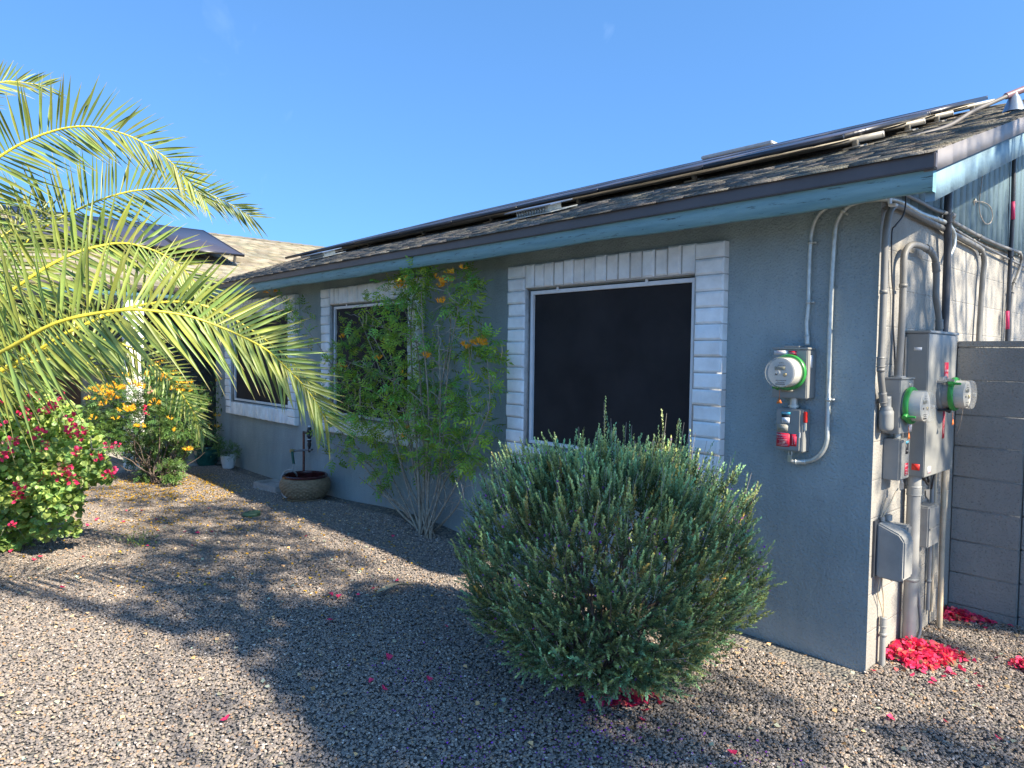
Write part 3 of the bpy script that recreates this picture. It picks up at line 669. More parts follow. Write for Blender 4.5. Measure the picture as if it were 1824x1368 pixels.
# ================================================================ BLOCK WALL ON THE RIGHT
bw = thing('block_wall', 'grey painted concrete block garden wall meeting the gable end', 'wall', (0.1, 1.35, 0))
YB = 1.355; ZS_ = [-.2] + [float(on_y(1712, q, YB)[2]) for q in (1078, 1021, 963, 906, 849, 794, 739, 677.6, 619, 607)]; mb = MB(); z = -.1; k = 0
zs = ZS_
for i in range(len(zs)-1):
    mb.box(.004, .375, YB, YB+.2, zs[i]+.003, zs[i+1]-.003, tints(1, .94, 1.05, .01)[0])
mb.build('wall_panel', 'block_paint', bw, bevel=.004)
mb = MB(); mb.box(.006, .373, YB+.006, YB+.19, -.2, ZS_[-1]-.008); mb.build('mortar', 'block_paint', bw)
mb = MB()
for i in range(len(zs)-1):
    mb.box(.38, 4.6, YB+.03, YB+.22, zs[i]+.003, zs[i+1]-.003, tints(1, .94, 1.05, .01)[0])
mb.box(.39, 4.59, YB+.036, YB+.21, -.2, ZS_[-1]-.008); mb.build('wall_panel', 'block_paint', bw, bevel=.004)
# ================================================================ METERS, BOXES AND CONDUITS
def fbox(name, m, parent, x0, x1, y0, y1, z0, z1, bev=.006, **k):
    mb = MB(); mb.box(x0, x1, y0, y1, z0, z1); return mb.build(name, m, parent, bevel=bev, **k)
class Face:      # local frame of a vertical face: u along it, n out of it
    def __init__(s, axis): s.ax = axis
    def P(s, u, n, z): return np.array([u, -n, z]) if s.ax == 'y' else np.array([n, u, z])
    def du(s): return np.array([1., 0, 0]) if s.ax == 'y' else np.array([0, 1., 0])
    def N(s): return np.array([0, -1., 0]) if s.ax == 'y' else np.array([1., 0, 0])
    def box(s, mb, u0, u1, n0, n1, z0, z1, tint=(1, 1, 1)):
        if s.ax == 'y': mb.box(u0, u1, -n1, -n0, z0, z1, tint)
        else: mb.box(n0, n1, u0, u1, z0, z1, tint)
FY, FX = Face('y'), Face('x')
UPZ = np.array([0, 0, 1.])
def sticker(parent, F_, u0, u1, n, z0, z1, m, lines=(), ink='white_sticker', bars=0, name='sticker', vertical=False):
    mb = MB(); F_.box(mb, u0, u1, n, n+.0015, z0, z1); s_ = mb.build(name, m, parent)
    tx = MB(); used = False
    for (txt, cx, cz, size) in lines:
        V, Fc = text_geo(txt, size, F_.P(u0+(u1-u0)*cx, n+.0022, z0+(z1-z0)*cz), UPZ if vertical else F_.du(), -F_.du() if vertical else UPZ)
        tx.add(V, Fc); used = True
    if bars:
        for i in range(bars):
            zc = z0+(z1-z0)*(.08+.52*i/max(1, bars)); w_ = rng.uniform(.55, .9)*(u1-u0)*.5; c_ = (u0+u1)/2
            F_.box(tx, c_-w_, c_+w_, n+.0018, n+.0024, zc, zc+(z1-z0)*.018); used = True
    if used: tx.build('lettering', ink, s_)
    return s_
def meter(parent, F_, u, z, n0, n1, r=.086, face=True, flange=.012, ringoff=0., screwang=-2.2):
    N_ = F_.N(); c0 = F_.P(u, 0, z)
    mb = MB(); mb.lathe(c0, [(r*.98, n0-.004), (r*.98, n0+.03)], 40, N_); mb.build('meter_base', 'meter_body', parent, smooth='auto')
    mb = MB(); mb.lathe(c0, [(r*.95, n0+.012), (r*1.12, n0+.012), (r*1.15, n0+.02), (r*1.15, n0+.03), (r*1.10, n0+.036), (r*.95, n0+.036)], 48, N_)
    a = screwang; d = math.cos(a)*F_.du()+math.sin(a)*UPZ; q = c0+d*r*1.18+N_*(n0+.024)
    mb.tube([q-d*.012, q+d*.014], [.016, .013], 12)
    pr = q+d*.004; mb.tube([pr, pr+N_*.05], [.008, .006], 10)
    mb.build('locking_ring', 'green_ring', parent, smooth='auto')
    mb = MB(); mb.lathe(c0, [(r*.93, n0+.03), (r*.90, n1-.03), (0, n1-.03)], 40, N_); inner = mb.build('meter_drum', 'meter_body', parent, smooth='auto')
    mb = MB(); fc = n1-.0285
    V, Fc = text_geo('kWh', .014, c0+N_*(fc+.001)+UPZ*.052, F_.du(), UPZ); mb.add(V, Fc)
    F_.box(mb, u-.035, u-.020, fc, fc+.001, z-.016, z-.006); F_.box(mb, u-.03, u+.03, fc, fc+.0008, z-.045, z-.042); F_.box(mb, u-.025, u+.02, fc, fc+.0008, z-.055, z-.052); F_.box(mb, u-.02, u+.025, fc, fc+.0008, z+.038, z+.041)
    for k in range(9): F_.box(mb, u-.03+k*.006, u-.027+k*.006, fc, fc+.001, z-.068, z-.060)
    mb.build('face_marks', 'ink', parent)
    mb = MB(); F_.box(mb, u-.036, u+.022, fc, fc+.003, z+.013, z+.032); lc = mb.build('display', 'lcd', parent)
    V, Fc = text_geo('00888', .016, c0+N_*(fc+.004)+UPZ*.0225-F_.du()*.007, F_.du(), UPZ); mb = MB(); mb.add(V, Fc); mb.build('digits', 'ink', lc)
    mb = MB(); mb.lathe(c0+F_.du()*.022-UPZ*.012, [(.010, fc), (.010, fc+.006), (0, fc+.006)], 14, N_); mb.build('port', 'brass', parent)
    mb = MB(); mb.lathe(c0, [(r*.985, n0+.034), (r*.98, n1-.012), (r*.94, n1-.003), (r*.85, n1), (0, n1+.001)], 48, N_); mb.lathe(c0+UPZ*.0-F_.du()*0, [(.012, n1+.0005), (.010, n1+.012), (0, n1+.013)], 12, N_)
    mb.build('glass_cover', 'clear_dome', parent, smooth='auto')
    # orange seal tag
    p = c0+N_*(n0+.03)+UPZ*(-r-.055)+F_.du()*(-.045)
    mb = MB(); mb.add([p, p-F_.du()*.016-UPZ*.035, p+F_.du()*.016-UPZ*.03, p+N_*.003, p+N_*.004-F_.du()*.016-UPZ*.035, p+N_*.004+F_.du()*.016-UPZ*.03], [(0, 1, 2), (3, 5, 4), (0, 3, 4, 1), (1, 4, 5, 2), (2, 5, 3, 0)]); mb.tube([p, p+UPZ*.04], .0012, 5)
    mb.build('seal_tag', 'orange_tag', parent)
def strap(parent, p, along, F_, r=.012, m='galv'):
    along = nrm(along); mb = MB(); mb.tube([p-along*.009, p+along*.009], [r+.003, r+.003], 10); side_ = np.cross(along, F_.N())
    q = p+side_*(r+.012)-F_.N()*(.004); 
    mb.tube([q-side_*.012, q+side_*.008], [.007, .007], 6); mb.build('strap', m, parent)
def conduit(name, label, pts, r, m, F_=None, straps=(), k=6, group=None, couplings=(), sides=10):
    P = smooth_path(pts, k); t = thing(name, label, 'conduit', P[-1] if P[-1][2] < P[0][2] else P[0], group)
    mb = MB(); mb.tube(P, r, sides); mb.build('pipe', m, t, smooth='auto')
    for i in straps:
        i = int(i*(len(P)-1)); strap(t, P[i], P[min(i+1, len(P)-1)]-P[i-1], F_, r, 'galv' if m in ('galv',) else m)
    for i in couplings:
        i = int(i*(len(P)-1)); d = nrm(P[min(i+1, len(P)-1)]-P[max(i-1, 0)]); mb = MB(); mb.tube([P[i]-d*.028, P[i]-d*.022, P[i]-d*.02, P[i]+d*.02, P[i]+d*.022, P[i]+d*.028], [r+.003, r+.005, r+.003, r+.003, r+.005, r+.003], 10); mb.build('coupling', 'galv' if m == 'galv' else m, t, smooth='auto')
    return t

# meter on the front wall
t = thing('electric_meter', 'round glass electric meter with green ring in a grey box on the front stucco wall', 'electric meter', (-.41, 0, 1.43))
fbox('meter_box', 'grey_paint', t, -.51, -.312, -.108, .0, 1.432, 1.70, .005)
fbox('box_lid', 'grey_paint', t, -.514, -.308, -.113, -.02, 1.701, 1.712, .002); fbox('hub', 'grey_paint', t, -.46, -.37, -.085, -.02, 1.713, 1.722, .003)
meter(t, FY, -.405, 1.575, .108, .245)
s_ = sticker(t, FY, -.503, -.425, .1085, 1.672, 1.695, 'white_sticker', [('CAUTION', .5, .72, .010)], 'red_paint', 2, name='warning_sticker')
sticker(t, FY, -.418, -.372, .1085, 1.668, 1.692, 'red_sticker', [('SYSTEM 2', .5, .5, .011)])
sticker(t, FY, -.455, -.385, .1085, 1.466, 1.484, 'tan_plate', name='rating_plate')
sticker(t, FX, -.075, -.045, -.3115, 1.60, 1.67, 'white_sticker', name='sticker')
# disconnect below it
t = thing('disconnect_switch', 'grey disconnect box with red lever and red warning labels under the front wall meter', 'switch box', (-.405, 0, 1.13))
fbox('box', 'grey_paint', t, -.482, -.335, -.085, 0, 1.135, 1.372, .004)
fbox('cover', 'grey_paint', t, -.487, -.352, -.094, -.0855, 1.142, 1.366, .002)
mb = MB(); mb.tube([(-.41, -.05, 1.373), (-.41, -.05, 1.432)], .022, 14); mb.tube([(-.41, -.05, 1.38), (-.41, -.05, 1.392)], .03, 14); mb.build('nipple', 'galv', t, smooth='auto')
mb = MB(); mb.box(-.3345, -.318, -.088, -.066, 1.30, 1.36); mb.build('lever', 'red_paint', t, bevel=.003)
mb = MB(); mb.box(-.3345, -.322, -.082, -.07, 1.255, 1.298); mb.build('lever_arm', 'galv', t, bevel=.002)
mb = MB(); mb.box(-.352, -.345, -.099, -.0945, 1.215, 1.245); mb.build('latch', 'white_sticker', t, bevel=.001)
sticker(t, FY, -.455, -.405, .0945, 1.290, 1.352, 'ink', name='instruction_label')
sticker(t, FY, -.453, -.407, .0965, 1.291, 1.322, 'white_sticker', [('i', .2, .5, .014)], 'ink', 4, name='instruction_label')
sticker(t, FY, -.4555, -.4045, .0965, 1.339, 1.353, 'blue_sticker', [('SIEMENS', .5, .5, .010)], name='maker_label')
sticker(t, FY, -.479, -.416, .0945, 1.24, 1.283, 'tan_plate', [('DATA', .5, .8, .007)], 'ink', 3, name='rating_plate')
sticker(t, FY, -.481, -.405, .0945, 1.158, 1.234, 'red_sticker', [('WARNING', .42, .84, .013), ('ELECTRIC SHOCK HAZARD', .42, .66, .005)], bars=5)
sticker(t, FY, -.4045, -.366, .0945, 1.166, 1.232, 'red_sticker', [('WARNING', .80, .5, .009), ('PHOTOVOLTAIC', .45, .5, .007)], vertical=True)
# padlock
t = thing('padlock', 'small silver padlock hanging under the front wall disconnect box', 'padlock', (-.415, -.07, 1.07))
mb = MB(); mb.box(-.424, -.400, -.078, -.060, 1.072, 1.112); mb.build('body', 'alu', t, bevel=.003)
mb = MB(); mb.tube(smooth_path([(-.420, -.069, 1.112), (-.420, -.069, 1.13), (-.412, -.069, 1.142), (-.404, -.069, 1.13), (-.404, -.069, 1.112)], 5), .003, 8); mb.build('shackle', 'alu', t, smooth='auto')

w = lambda x, y, n=.025: on_y(x, y, -n)
conduit('wall_conduit', 'galvanised conduit rising straight from the front wall meter box to the eave', [w(1438, 614), w(1438, 597), w(1437, 578), w(1440, 545), w(1441, 500), w(1444, 432), w(1449, 402), w(1459, 382), w(1478, 366), w(1500, 354), (-.15, .02, 2.51)], .0115, 'galv', FY, (.33, .5), couplings=(.06,))
conduit('wall_conduit', 'galvanised conduit hooking from under the disconnect box up round the corner',
        [w(1412, 822, .045), w(1432, 822, .03), w(1450, 818), w(1464, 806), w(1472, 788), w(1474, 757), w(1478, 600), w(1482, 500), w(1487, 420), w(1491, 396), w(1502, 376), w(1520, 363), w(1545, 357), w(1572, 355), on_x(1600, 358, .045), on_x(1640, 380, .045), on_x(1668, 390, .05), on_x(1688, 399, .05), on_x(1699, 416, .05), on_x(1699, 438, .05), on_x(1690, 458, .04)], .0125, 'galv2' if False else 'galv', FY, (.27, .5, .8), couplings=(.035,))
t = thing('corner_clamp', 'white metal conduit clamp on the top of the house corner', 'clamp', on_y(1588, 356, -.05))
mb = MB(); c = on_y(1589, 356, -.085); mb.box(c[0]-.017, c[0]+.02, c[1]-.006, c[1]+.03, c[2]-.03, c[2]-.018); mb.box(c[0]-.017, c[0]+.02, c[1]-.006, c[1]+.03, c[2]+.018, c[2]+.03); mb.box(c[0]-.019, c[0]-.009, c[1]-.006, c[1]+.03, c[2]-.0175, c[2]+.0175); mb.build('clamp_body', 'white_sticker', t, bevel=.002)

g = lambda x, y, n=.035: on_x(x, y, n)
GC = 'grey conduits on the gable wall'
conduit('wall_conduit', 'thick grey conduit nearest the corner, rising from the rounded elbow fitting',
        [g(1574, 722), g(1572, 700), g(1569, 668), g(1569, 640), g(1571, 600), g(1574, 520), g(1577, 430), g(1580, 400), g(1584, 380), g(1592, 368), g(1604, 368), g(1640, 386), g(1680, 407), g(1735, 436), g(1748, 446), g(1753, 466), g(1750, 500), g(1746, 560), g(1743, 612), g(1741, 680)], .0165, 'grey_conduit', FX, (.13, .27, .74), group=GC, couplings=(.04, .15))
conduit('wall_conduit', 'highest grey conduit, running along the foot of the blue siding to the right edge',
        [g(1604, 342, .05), g(1613, 347, .05), g(1640, 360, .05), g(1666, 374, .05), g(1690, 381, .06), g(1699, 386, .06), g(1697, 394, .05), g(1715, 405, .045), g(1745, 421, .045), g(1780, 437, .045), g(1808, 447, .045), g(1818, 453, .045), g(1819, 468, .04), g(1812, 492, .04), g(1804, 512, .035), g(1801, 540, .035), g(1799, 570, .035), g(1798, 610, .035), g(1796, 680, .035)], .0115, 'grey_conduit', FX, (.2, .45, .6, .8), group=GC, couplings=(.25, .75))
conduit('wall_conduit', 'thin grey conduit strapped just below the siding edge', [g(1690, 402, .03), g(1720, 420, .03), g(1750, 437, .03), g(1790, 458, .03), g(1822, 474, .03), g(1850, 488, .03)], .008, 'grey_conduit', FX, (.3, .6), group=GC)
conduit('wall_conduit', 'upside-down U of grey conduit looping into the top of the tall panel',
        [g(1600, 672, .045), g(1604, 620, .045), g(1607, 560, .045), g(1609, 500, .045), g(1610, 462, .045), g(1614, 446, .045), g(1622, 437, .05), g(1632, 436, .06), g(1644, 440, .06), g(1654, 445, .06), g(1663, 456, .06), g(1667, 472, .06), g(1668, 500, .06), g(1667, 530, .06), g(1671, 556, .06), g(1673, 575, .06), g(1673, 592, .06)], .0175, 'grey_conduit', FX, (.18,), group=GC, couplings=(.56, .7, .95))
conduit('mast_riser', 'dark service riser passing through the rake beside the tall panel', [g(1692, 310, .06), g(1690, 340, .06), g(1688, 380, .06), g(1688, 440, .05), g(1686, 500, .045), g(1684, 560, .045), g(1681, 600, .045)], .021, 'dark_conduit', FX, couplings=(.38,))
mb = MB()
t = conduit('mast_riser', 'dark riser with pink tape marks near the right edge of the picture', [g(1808, 255, .045), g(1806, 300, .045), g(1804, 380, .045), g(1801, 440, .04), g(1797, 520, .035), g(1794, 612, .035), g(1791, 690, .035)], .0145, 'dark_conduit', FX, couplings=(.55,))
for yy, xx in ((375, 1807), (570, 1797)):
    mb = MB(); mb.tube([g(xx-2.5, yy-16, .05), g(xx-2.5, yy+16, .05)], .0125, 8); mb.build('tape', 'pink_tape', t)
cb = thing('wall_cable', 'thin cable hanging from the eave corner down to the meter on the gable wall', 'cable', g(1592, 670))
mb = MB(); mb.tube(smooth_path([g(1613, 343, .07), g(1613, 365, .07), g(1608, 385, .06), g(1595, 402, .05), g(1589, 412, .03), g(1588, 460, .015), g(1589, 500, .015), g(1592, 530, .015), g(1591, 580, .015), g(1594, 640, .015), g(1594, 674, .02)], 5), .0042, 6); mb.build('cable', 'dark_conduit', cb, smooth=True)
cb = thing('cable_loop', 'small hanging loop of cable hooked on the blue siding', 'cable', g(1744, 355))
mb = MB(); mb.tube(smooth_path([g(1751, 305, .03), g(1748, 330, .03), g(1745, 352, .035), g(1744, 368, .035), g(1747, 385, .035), g(1755, 398, .035), g(1764, 397, .035), g(1768, 384, .035), g(1764, 369, .035), g(1754, 361, .035), g(1742, 359, .035), g(1735, 358, .03), g(1736, 366, .03)], 6), .0032, 6); mb.build('cable', 'twig', cb, smooth=True)
mb = MB(); p = g(1735, 358, .023); mb.box(p[0], p[0]+.012, p[1]-.008, p[1]+.008, p[2]-.014, p[2]+.014); mb.build('staple', 'galv', cb)

# meter nearest the corner on the gable wall
t = thing('electric_meter', 'glass electric meter facing right in the smaller grey box nearest the house corner', 'electric meter', (0, .2, 1.26))
fbox('meter_box', 'grey_paint', t, .0, .088, .10, .295, 1.262, 1.548, .004); fbox('box_lid', 'grey_paint', t, 0, .094, .096, .30, 1.549, 1.558, .002)
mb = MB(); mb.lathe((.045, .2, 1.558), [(.035, 0), (.033, .008), (0, .009)], 20); mb.build('hub', 'grey_paint', t, smooth='auto')
meter(t, FX, .205, 1.41, .085, .205, screwang=-2.6)
sticker(t, FX, .24, .285, .0885, 1.272, 1.315, 'white_sticker', [('DANGER', .5, .75, .008)], 'red_paint', 2)
sticker(t, FX, .225, .265, .0885, 1.50, 1.53, 'tan_plate', name='rating_plate')
# elbow fitting at its left
t = thing('conduit_elbow', 'rounded grey elbow fitting left of the smaller gable wall meter', 'fitting', (.04, .06, 1.27))
mb = MB(); pc = [(.045+.03*math.cos(a), .0, .0) for a in (0,)]
c_ = g(1578, 750, .04)
mb.tube(smooth_path([(c_[0], c_[1]-.008, c_[2]+.13), (c_[0], c_[1]-.004, c_[2]+.075), (c_[0], c_[1]+.0, c_[2]+.05), (c_[0], c_[1]+.004, c_[2]-.03), (c_[0], c_[1]+.006, c_[2]-.055)], 4), [.024]*5+[.03]*3+[.036]*5+[.034, .03, .024, .015], 14); mb.build('elbow_body', 'grey_paint', t, smooth=True)
mb = MB(); mb.box(c_[0]-.02, c_[0]+.022, c_[1]-.01, c_[1]+.05, c_[2]-.04, c_[2]+.05); mb.build('cover_plate', 'grey_paint', t, bevel=.01)
# second disconnect
t = thing('disconnect_switch', 'small grey disconnect box under the meter nearest the gable corner', 'switch box', (0, .2, 1.0))
fbox('box', 'grey_paint', t, 0, .082, .135, .268, 1.012, 1.232, .004); fbox('cover', 'grey_paint', t, .0825, .09, .142, .262, 1.018, 1.228, .002)
mb = MB(); mb.tube([(.045, .2, 1.232), (.045, .2, 1.262)], .02, 14); mb.build('nipple', 'galv', t, smooth='auto')
mb = MB(); mb.box(.04, .06, .2685, .282, 1.13, 1.19); mb.build('lever', 'galv', t, bevel=.003)
sticker(t, FX, .20, .24, .0905, 1.15, 1.205, 'ink', [('SAFETY', .5, .3, .008)], name='instruction_label')
sticker(t, FX, .20, .24, .0905, 1.206, 1.218, 'blue_sticker', [('SIEMENS', .5, .5, .008)], name='maker_label')
sticker(t, FX, .195, .245, .0905, 1.035, 1.10, 'red_sticker', [('WARNING', .5, .8, .009)], bars=4)
t = thing('padlock', 'small silver padlock hanging under the gable wall disconnect box', 'padlock', (.07, .225, .955))
mb = MB(); mb.box(.06, .078, .214, .238, .955, .99); mb.build('body', 'alu', t, bevel=.003)
mb = MB(); mb.tube(smooth_path([(.069, .218, .99), (.069, .218, 1.006), (.069, .226, 1.015), (.069, .234, 1.006), (.069, .234, .99)], 5), .003, 8); mb.build('shackle', 'alu', t, smooth='auto')
# tall main panel and its meter
t = thing('electrical_panel', 'tall grey main service panel box on the gable wall with a glass meter', 'electrical panel', (0, .66, 1.0))
fbox('panel_box', 'grey_paint', t, 0, .118, .415, .91, 1.002, 1.80, .005); fbox('panel_lid', 'grey_paint', t, 0, .128, .405, .92, 1.801, 1.815, .003)
fbox('back_flange', 'alu', t, .004, .012, .398, .4145, 1.02, 1.78, .001)
mb = MB(); mb.lathe((0, .665, 1.462), [(.10, .118), (.10, .135), (.085, .14), (.083, .175)], 32, (1, 0, 0)); mb.build('meter_socket', 'grey_paint', t, smooth='auto')
meter(t, FX, .665, 1.462, .16, .275, r=.083, screwang=2.5)
mb = MB(); mb.tube([(.12, .59, 1.53), (.16, .585, 1.535), (.165, .60, 1.53)], .012, 8); mb.tube([(.16, .585, 1.54), (.20, .588, 1.54)], .009, 8); mb.build('barrel_lock', 'alu', t, smooth='auto')
mb = MB(); mb.tube([(.12, .80, 1.53), (.175, .80, 1.535)], .011, 8); mb.build('barrel_lock', 'alu', t, smooth='auto')
mb = MB(); mb.tube([(.12, .60, 1.37), (.15, .62, 1.372), (.165, .645, 1.37)], [.006, .008, .017], 8); mb.build('handle', 'black_plastic', t, smooth='auto')
sticker(t, FX, .695, .765, .1185, 1.49, 1.64, 'red_sticker', [('DANGER', .5, .68, .016)], bars=8)
sticker(t, FX, .70, .735, .1185, 1.20, 1.36, 'red_sticker', [('MAIN SERVICE', .5, .5, .016)], vertical=True)
sticker(t, FX, .47, .52, .1185, 1.02, 1.058, 'white_sticker', [('DANGER', .5, .8, .010)], 'red_paint', 2)
sticker(t, FY, .045, .085, -.4145+.0, 1.705, 1.722, 'white_sticker', name='label_strip') 
mb = MB(); mb.box(.055, .095, .4125, .4145, 1.04, 1.075); mb.build('paint_mark', 'red_paint', t)
wc = thing('lead_wire', 'loose thin wire dangling in front of the block wall beside the tall panel', 'wire', (.25, .68, 1.25))
mb = MB(); mb.tube(smooth_path([(.22, .69, 1.385), (.20, .75, 1.33), (.17, .83, 1.26), (.13, .915, 1.20)], 4), .0016, 5); mb.build('wire', 'twig', wc)
# service riser below the panel, telecom box and pipes
conduit('service_pipe', 'thick grey service pipe from under the tall panel down to the pink petals', [(.055, .47, -.05), (.055, .47, .5), (.055, .465, 1.0)], .035, 'plastic_grey', FX, (.45,), sides=18, couplings=(.93,))
t = thing('telephone_box', 'pale grey utility box with sloping top low beside the house corner', 'utility box', (0, .12, .49))
mb = MB(); X0, X1, Y0, Y1 = .012, .15, .055, .185
prof = [(X0, .50), (X1-.02, .495), (X1, .515), (X1, .71), (X1-.025, .745), (X0, .79)]
mb.add([(x, y, z) for y in (Y0, Y1) for x, z in prof], [tuple(range(6)), tuple(range(11, 5, -1))]+[(i, i+6, (i+1) % 6+6, (i+1) % 6) for i in range(6)]); mb.build('box_body', 'plastic_grey', t, bevel=.008)
fbox('back_plate', 'dark_conduit', t, .0, .0115, .03, .20, .50, .80, .002)
fbox('side_flange', 'plastic_grey', t, .02, .12, .186, .25, .56, .77, .01)
mb = MB(); mb.tube([(.03, .16, .79), (.03, .16, .82)], .02, 10); mb.tube([(.02, .11, .79), (.02, .11, .815)], .012, 10); mb.build('cable_gland', 'plastic_grey', t, smooth='auto')
t = thing('junction_box', 'small shaded grey box behind the thick service pipe', 'utility box', (0, .74, .55)); fbox('box_body', 'plastic_grey', t, .005, .085, .64, .82, .56, .80, .008); fbox('lid_band', 'plastic_grey', t, .0855, .092, .65, .81, .665, .675, .001)
conduit('service_pipe', 'short pale grey pipe standing in the petals beside the corner', [(.028, .15, -.05), (.028, .15, .12), (.028, .15, .26)], .0155, 'plastic_grey', FX, (.7,), couplings=(.93,))
cb = thing('wall_cable', 'pair of beige cables looping above and below the pale utility box', 'cable', (.02, .12, .8))
mb = MB()
for pts in ([(.05, .23, .955), (.045, .20, .93), (.035, .15, .87), (.02, .11, .81)], [(.02, .16, .91), (.015, .13, .85), (.012, .105, .80)], [(.03, .10, .495), (.035, .09, .44), (.03, .13, .38), (.028, .15, .26)], [(.03, .07, .495), (.02, .08, .40), (.02, .13, .33), (.028, .15, .25)], [(.05, .14, .495), (.05, .18, .46), (.04, .2, .48)]): mb.tube(smooth_path(pts, 5), .0032, 6)
mb.build('cable', 'beige_pipe', cb, smooth=True)
cb = thing('wall_cable', 'pale grey cable curving down beside the thick service pipe into the petals', 'cable', (.06, .56, 0))
mb = MB(); mb.tube(smooth_path([(.05, .54, .62), (.05, .56, .45), (.06, .60, .25), (.07, .61, .10), (.07, .56, .03), (.07, .52, .0)], 6), .009, 8); mb.build('cable', 'plastic_grey', cb, smooth=True)
conduit('service_pipe', 'beige plastic pipe rising from the petals near the block wall', [(.06, 1.00, -.05), (.058, .995, .5), (.058, .985, 1.0)], .0155, 'beige_pipe', FX)
conduit('service_pipe', 'thin weathered pipe close to the gable wall left of the beige pipe', [(.02, .90, .12), (.022, .895, .5), (.022, .89, 1.0)], .011, 'plastic_grey', FX, (.25,))
conduit('service_pipe', 'brown flaking pipe tucked between the beige pipe and the wall', [(.025, .95, .10), (.024, .945, .5), (.024, .94, 1.0)], .009, 'beige_pipe', FX)
t = thing('hanging_bonding_clamp', 'foil wrapped wires and clamp hanging under the tall panel', 'wires', (.07, .6, .93))
mb = MB(); 
for pts in ([(.07, .62, 1.0), (.08, .62, .97), (.075, .64, .95), (.06, .60, .965), (.06, .58, 1.0)], [(.09, .70, 1.0), (.08, .69, .93), (.07, .71, .90)], [(.05, .66, 1.0), (.07, .66, .95), (.08, .60, .94), (.07, .56, 1.0)]): mb.tube(smooth_path(pts, 5), .006, 6)
mb.build('wires', 'black_plastic', t, smooth=True)
mb = MB(); mb.add([(.09, .55, .915), (.09, .62, .91), (.085, .635, .87), (.10, .58, .855), (.09, .555, .88)], [(0, 1, 2, 3, 4)]); mb.add([(.083, .55, .915), (.083, .62, .91), (.08, .635, .87), (.09, .58, .855), (.083, .555, .88)], [(4, 3, 2, 1, 0)]); mb.build('foil_tag', 'alu', t)

# ================================================================ POTS AND GARDEN THINGS
def gz(x, y): return float(gh(x, y))
pb = on_g(548, 884); px_, py_ = pb[0]+.12, -.31; pz = gz(px_, py_)
t = thing('basket_pot', 'wide low clay pot with woven texture and dark glazed rim by the tap', 'planter', (px_, py_, pz))
prof = [(0, .0), (.185, .0), (.195, .012), (.19, .02), (.235, .07), (.262, .13), (.268, .17), (.258, .215), (.235, .25)]
mb = MB(); seg = 96; V = []; pr = []
for i in range(len(prof)-1):
    for k in range(5 if i > 2 else 1): a = k/(5 if i > 2 else 1); pr.append((prof[i][0]*(1-a)+prof[i+1][0]*a, prof[i][1]*(1-a)+prof[i+1][1]*a))
pr.append(prof[-1])
for j, (r_, h_) in enumerate(pr):
    for k in range(seg):
        a = 2*math.pi*k/seg; rr = r_ + (.009*((k//2+(j % 4 > 1)) % 2)*(1 if .03 < h_ < .24 else 0) + (.003*(j % 2) if .03 < h_ < .24 else 0)); V.append((px_+rr*math.cos(a), py_+rr*math.sin(a), pz+h_))
mb.add(V, [(j*seg+k, j*seg+(k+1) % seg, (j+1)*seg+(k+1) % seg, (j+1)*seg+k) for j in range(len(pr)-1) for k in range(seg)]); mb.build('pot_body', 'basket_clay', t, smooth='auto')
mb = MB(); mb.lathe((px_, py_, pz), [(.235, .25), (.247, .258), (.247, .272), (.232, .282), (.218, .275), (.215, .255), (.22, .16), (.20, .08), (0, .07)], 64); mb.build('rim', 'dark_glaze', t, smooth='auto')
# tap assembly
b = on_y(541, 828, -.08); X_t = b[0]
t = thing('garden_tap', 'brown standpipe with valve, backflow fitting and green hose end against the wall', 'tap', (X_t, -.08, 0))
zt_ = on_y(541, 768, -.08)[2]
mb = MB(); mb.tube([(X_t, -.08, -.02), (X_t, -.08, zt_)], .014, 10); mb.build('standpipe', 'rust', t, smooth='auto')
pa = on_y(551, 778, -.10); 
mb = MB(); mb.tube([(X_t, -.08, zt_-.012), (pa[0]-.01, -.10, zt_-.012)], .014, 10); mb.lathe((pa[0], -.10, zt_-.02), [(0, .085), (.018, .085), (.022, .075), (.026, .05), (.03, .045), (.03, .02), (.022, .01), (.03, -.01), (.034, -.02), (.02, -.035), (.02, -.05)], 20)
mb.lathe((pa[0], -.10, zt_-.14), [(.016, .07), (.024, .06), (.024, .035), (.016, .03), (.022, .015), (.022, -.015), (.014, -.03), (.014, -.09)], 20); mb.build('valve', 'black_plastic', t, smooth='auto')
mb = MB(); mb.lathe((pa[0], -.10, zt_-.02), [(0, .105), (.014, .103), (.014, .086)], 16); mb.lathe((pa[0], -.10, zt_-.085), [(.023, .0), (.023, .012), (.0, .013)], 16); mb.build('valve_cap', 'white_frame', t)
p0 = on_y(524, 803, -.12); p1 = on_y(556, 801, -.10)
mb = MB(); mb.tube([p0, on_y(541, 802, -.10), p1, (pa[0], -.10, zt_-.2)], .013, 10); mb.build('cross_pipe', 'copper_pipe', t, smooth='auto')
mb = MB(); mb.tube([p0+np.array([-.02, 0, 0]), p0+np.array([.012, -.0, 0])], .02, 10); mb.tube([p0+np.array([-.01, -.02, .0]), p0+np.array([-.012, -.045, .0])], .022, 8); mb.build('spigot', 'brass', t, smooth='auto')
mb = MB(); q0 = p0+np.array([.01, -.03, -.012]); q1 = on_y(523, 826, -.17); q2 = on_y(521, 838, -.2)
mb.tube([q0, q1], .016, 10); mb.build('hose_grip', 'hose_green', t, smooth='auto')
t = thing('garden_hose', 'grey hose looping over the rim of the woven clay pot', 'hose', on_g(512, 885))
mb = MB(); hp = [on_y(523, 826, -.17), on_y(520, 840, -.25), on_y(515, 862, -.42), on_y(515, 878, -.50), on_y(509, 886, -.54), on_y(502, 876, -.54), on_y(501, 855, -.52), on_y(506, 841, -.48), on_y(517, 837, -.46), on_y(526, 842, -.40), on_y(529, 848, -.36)]
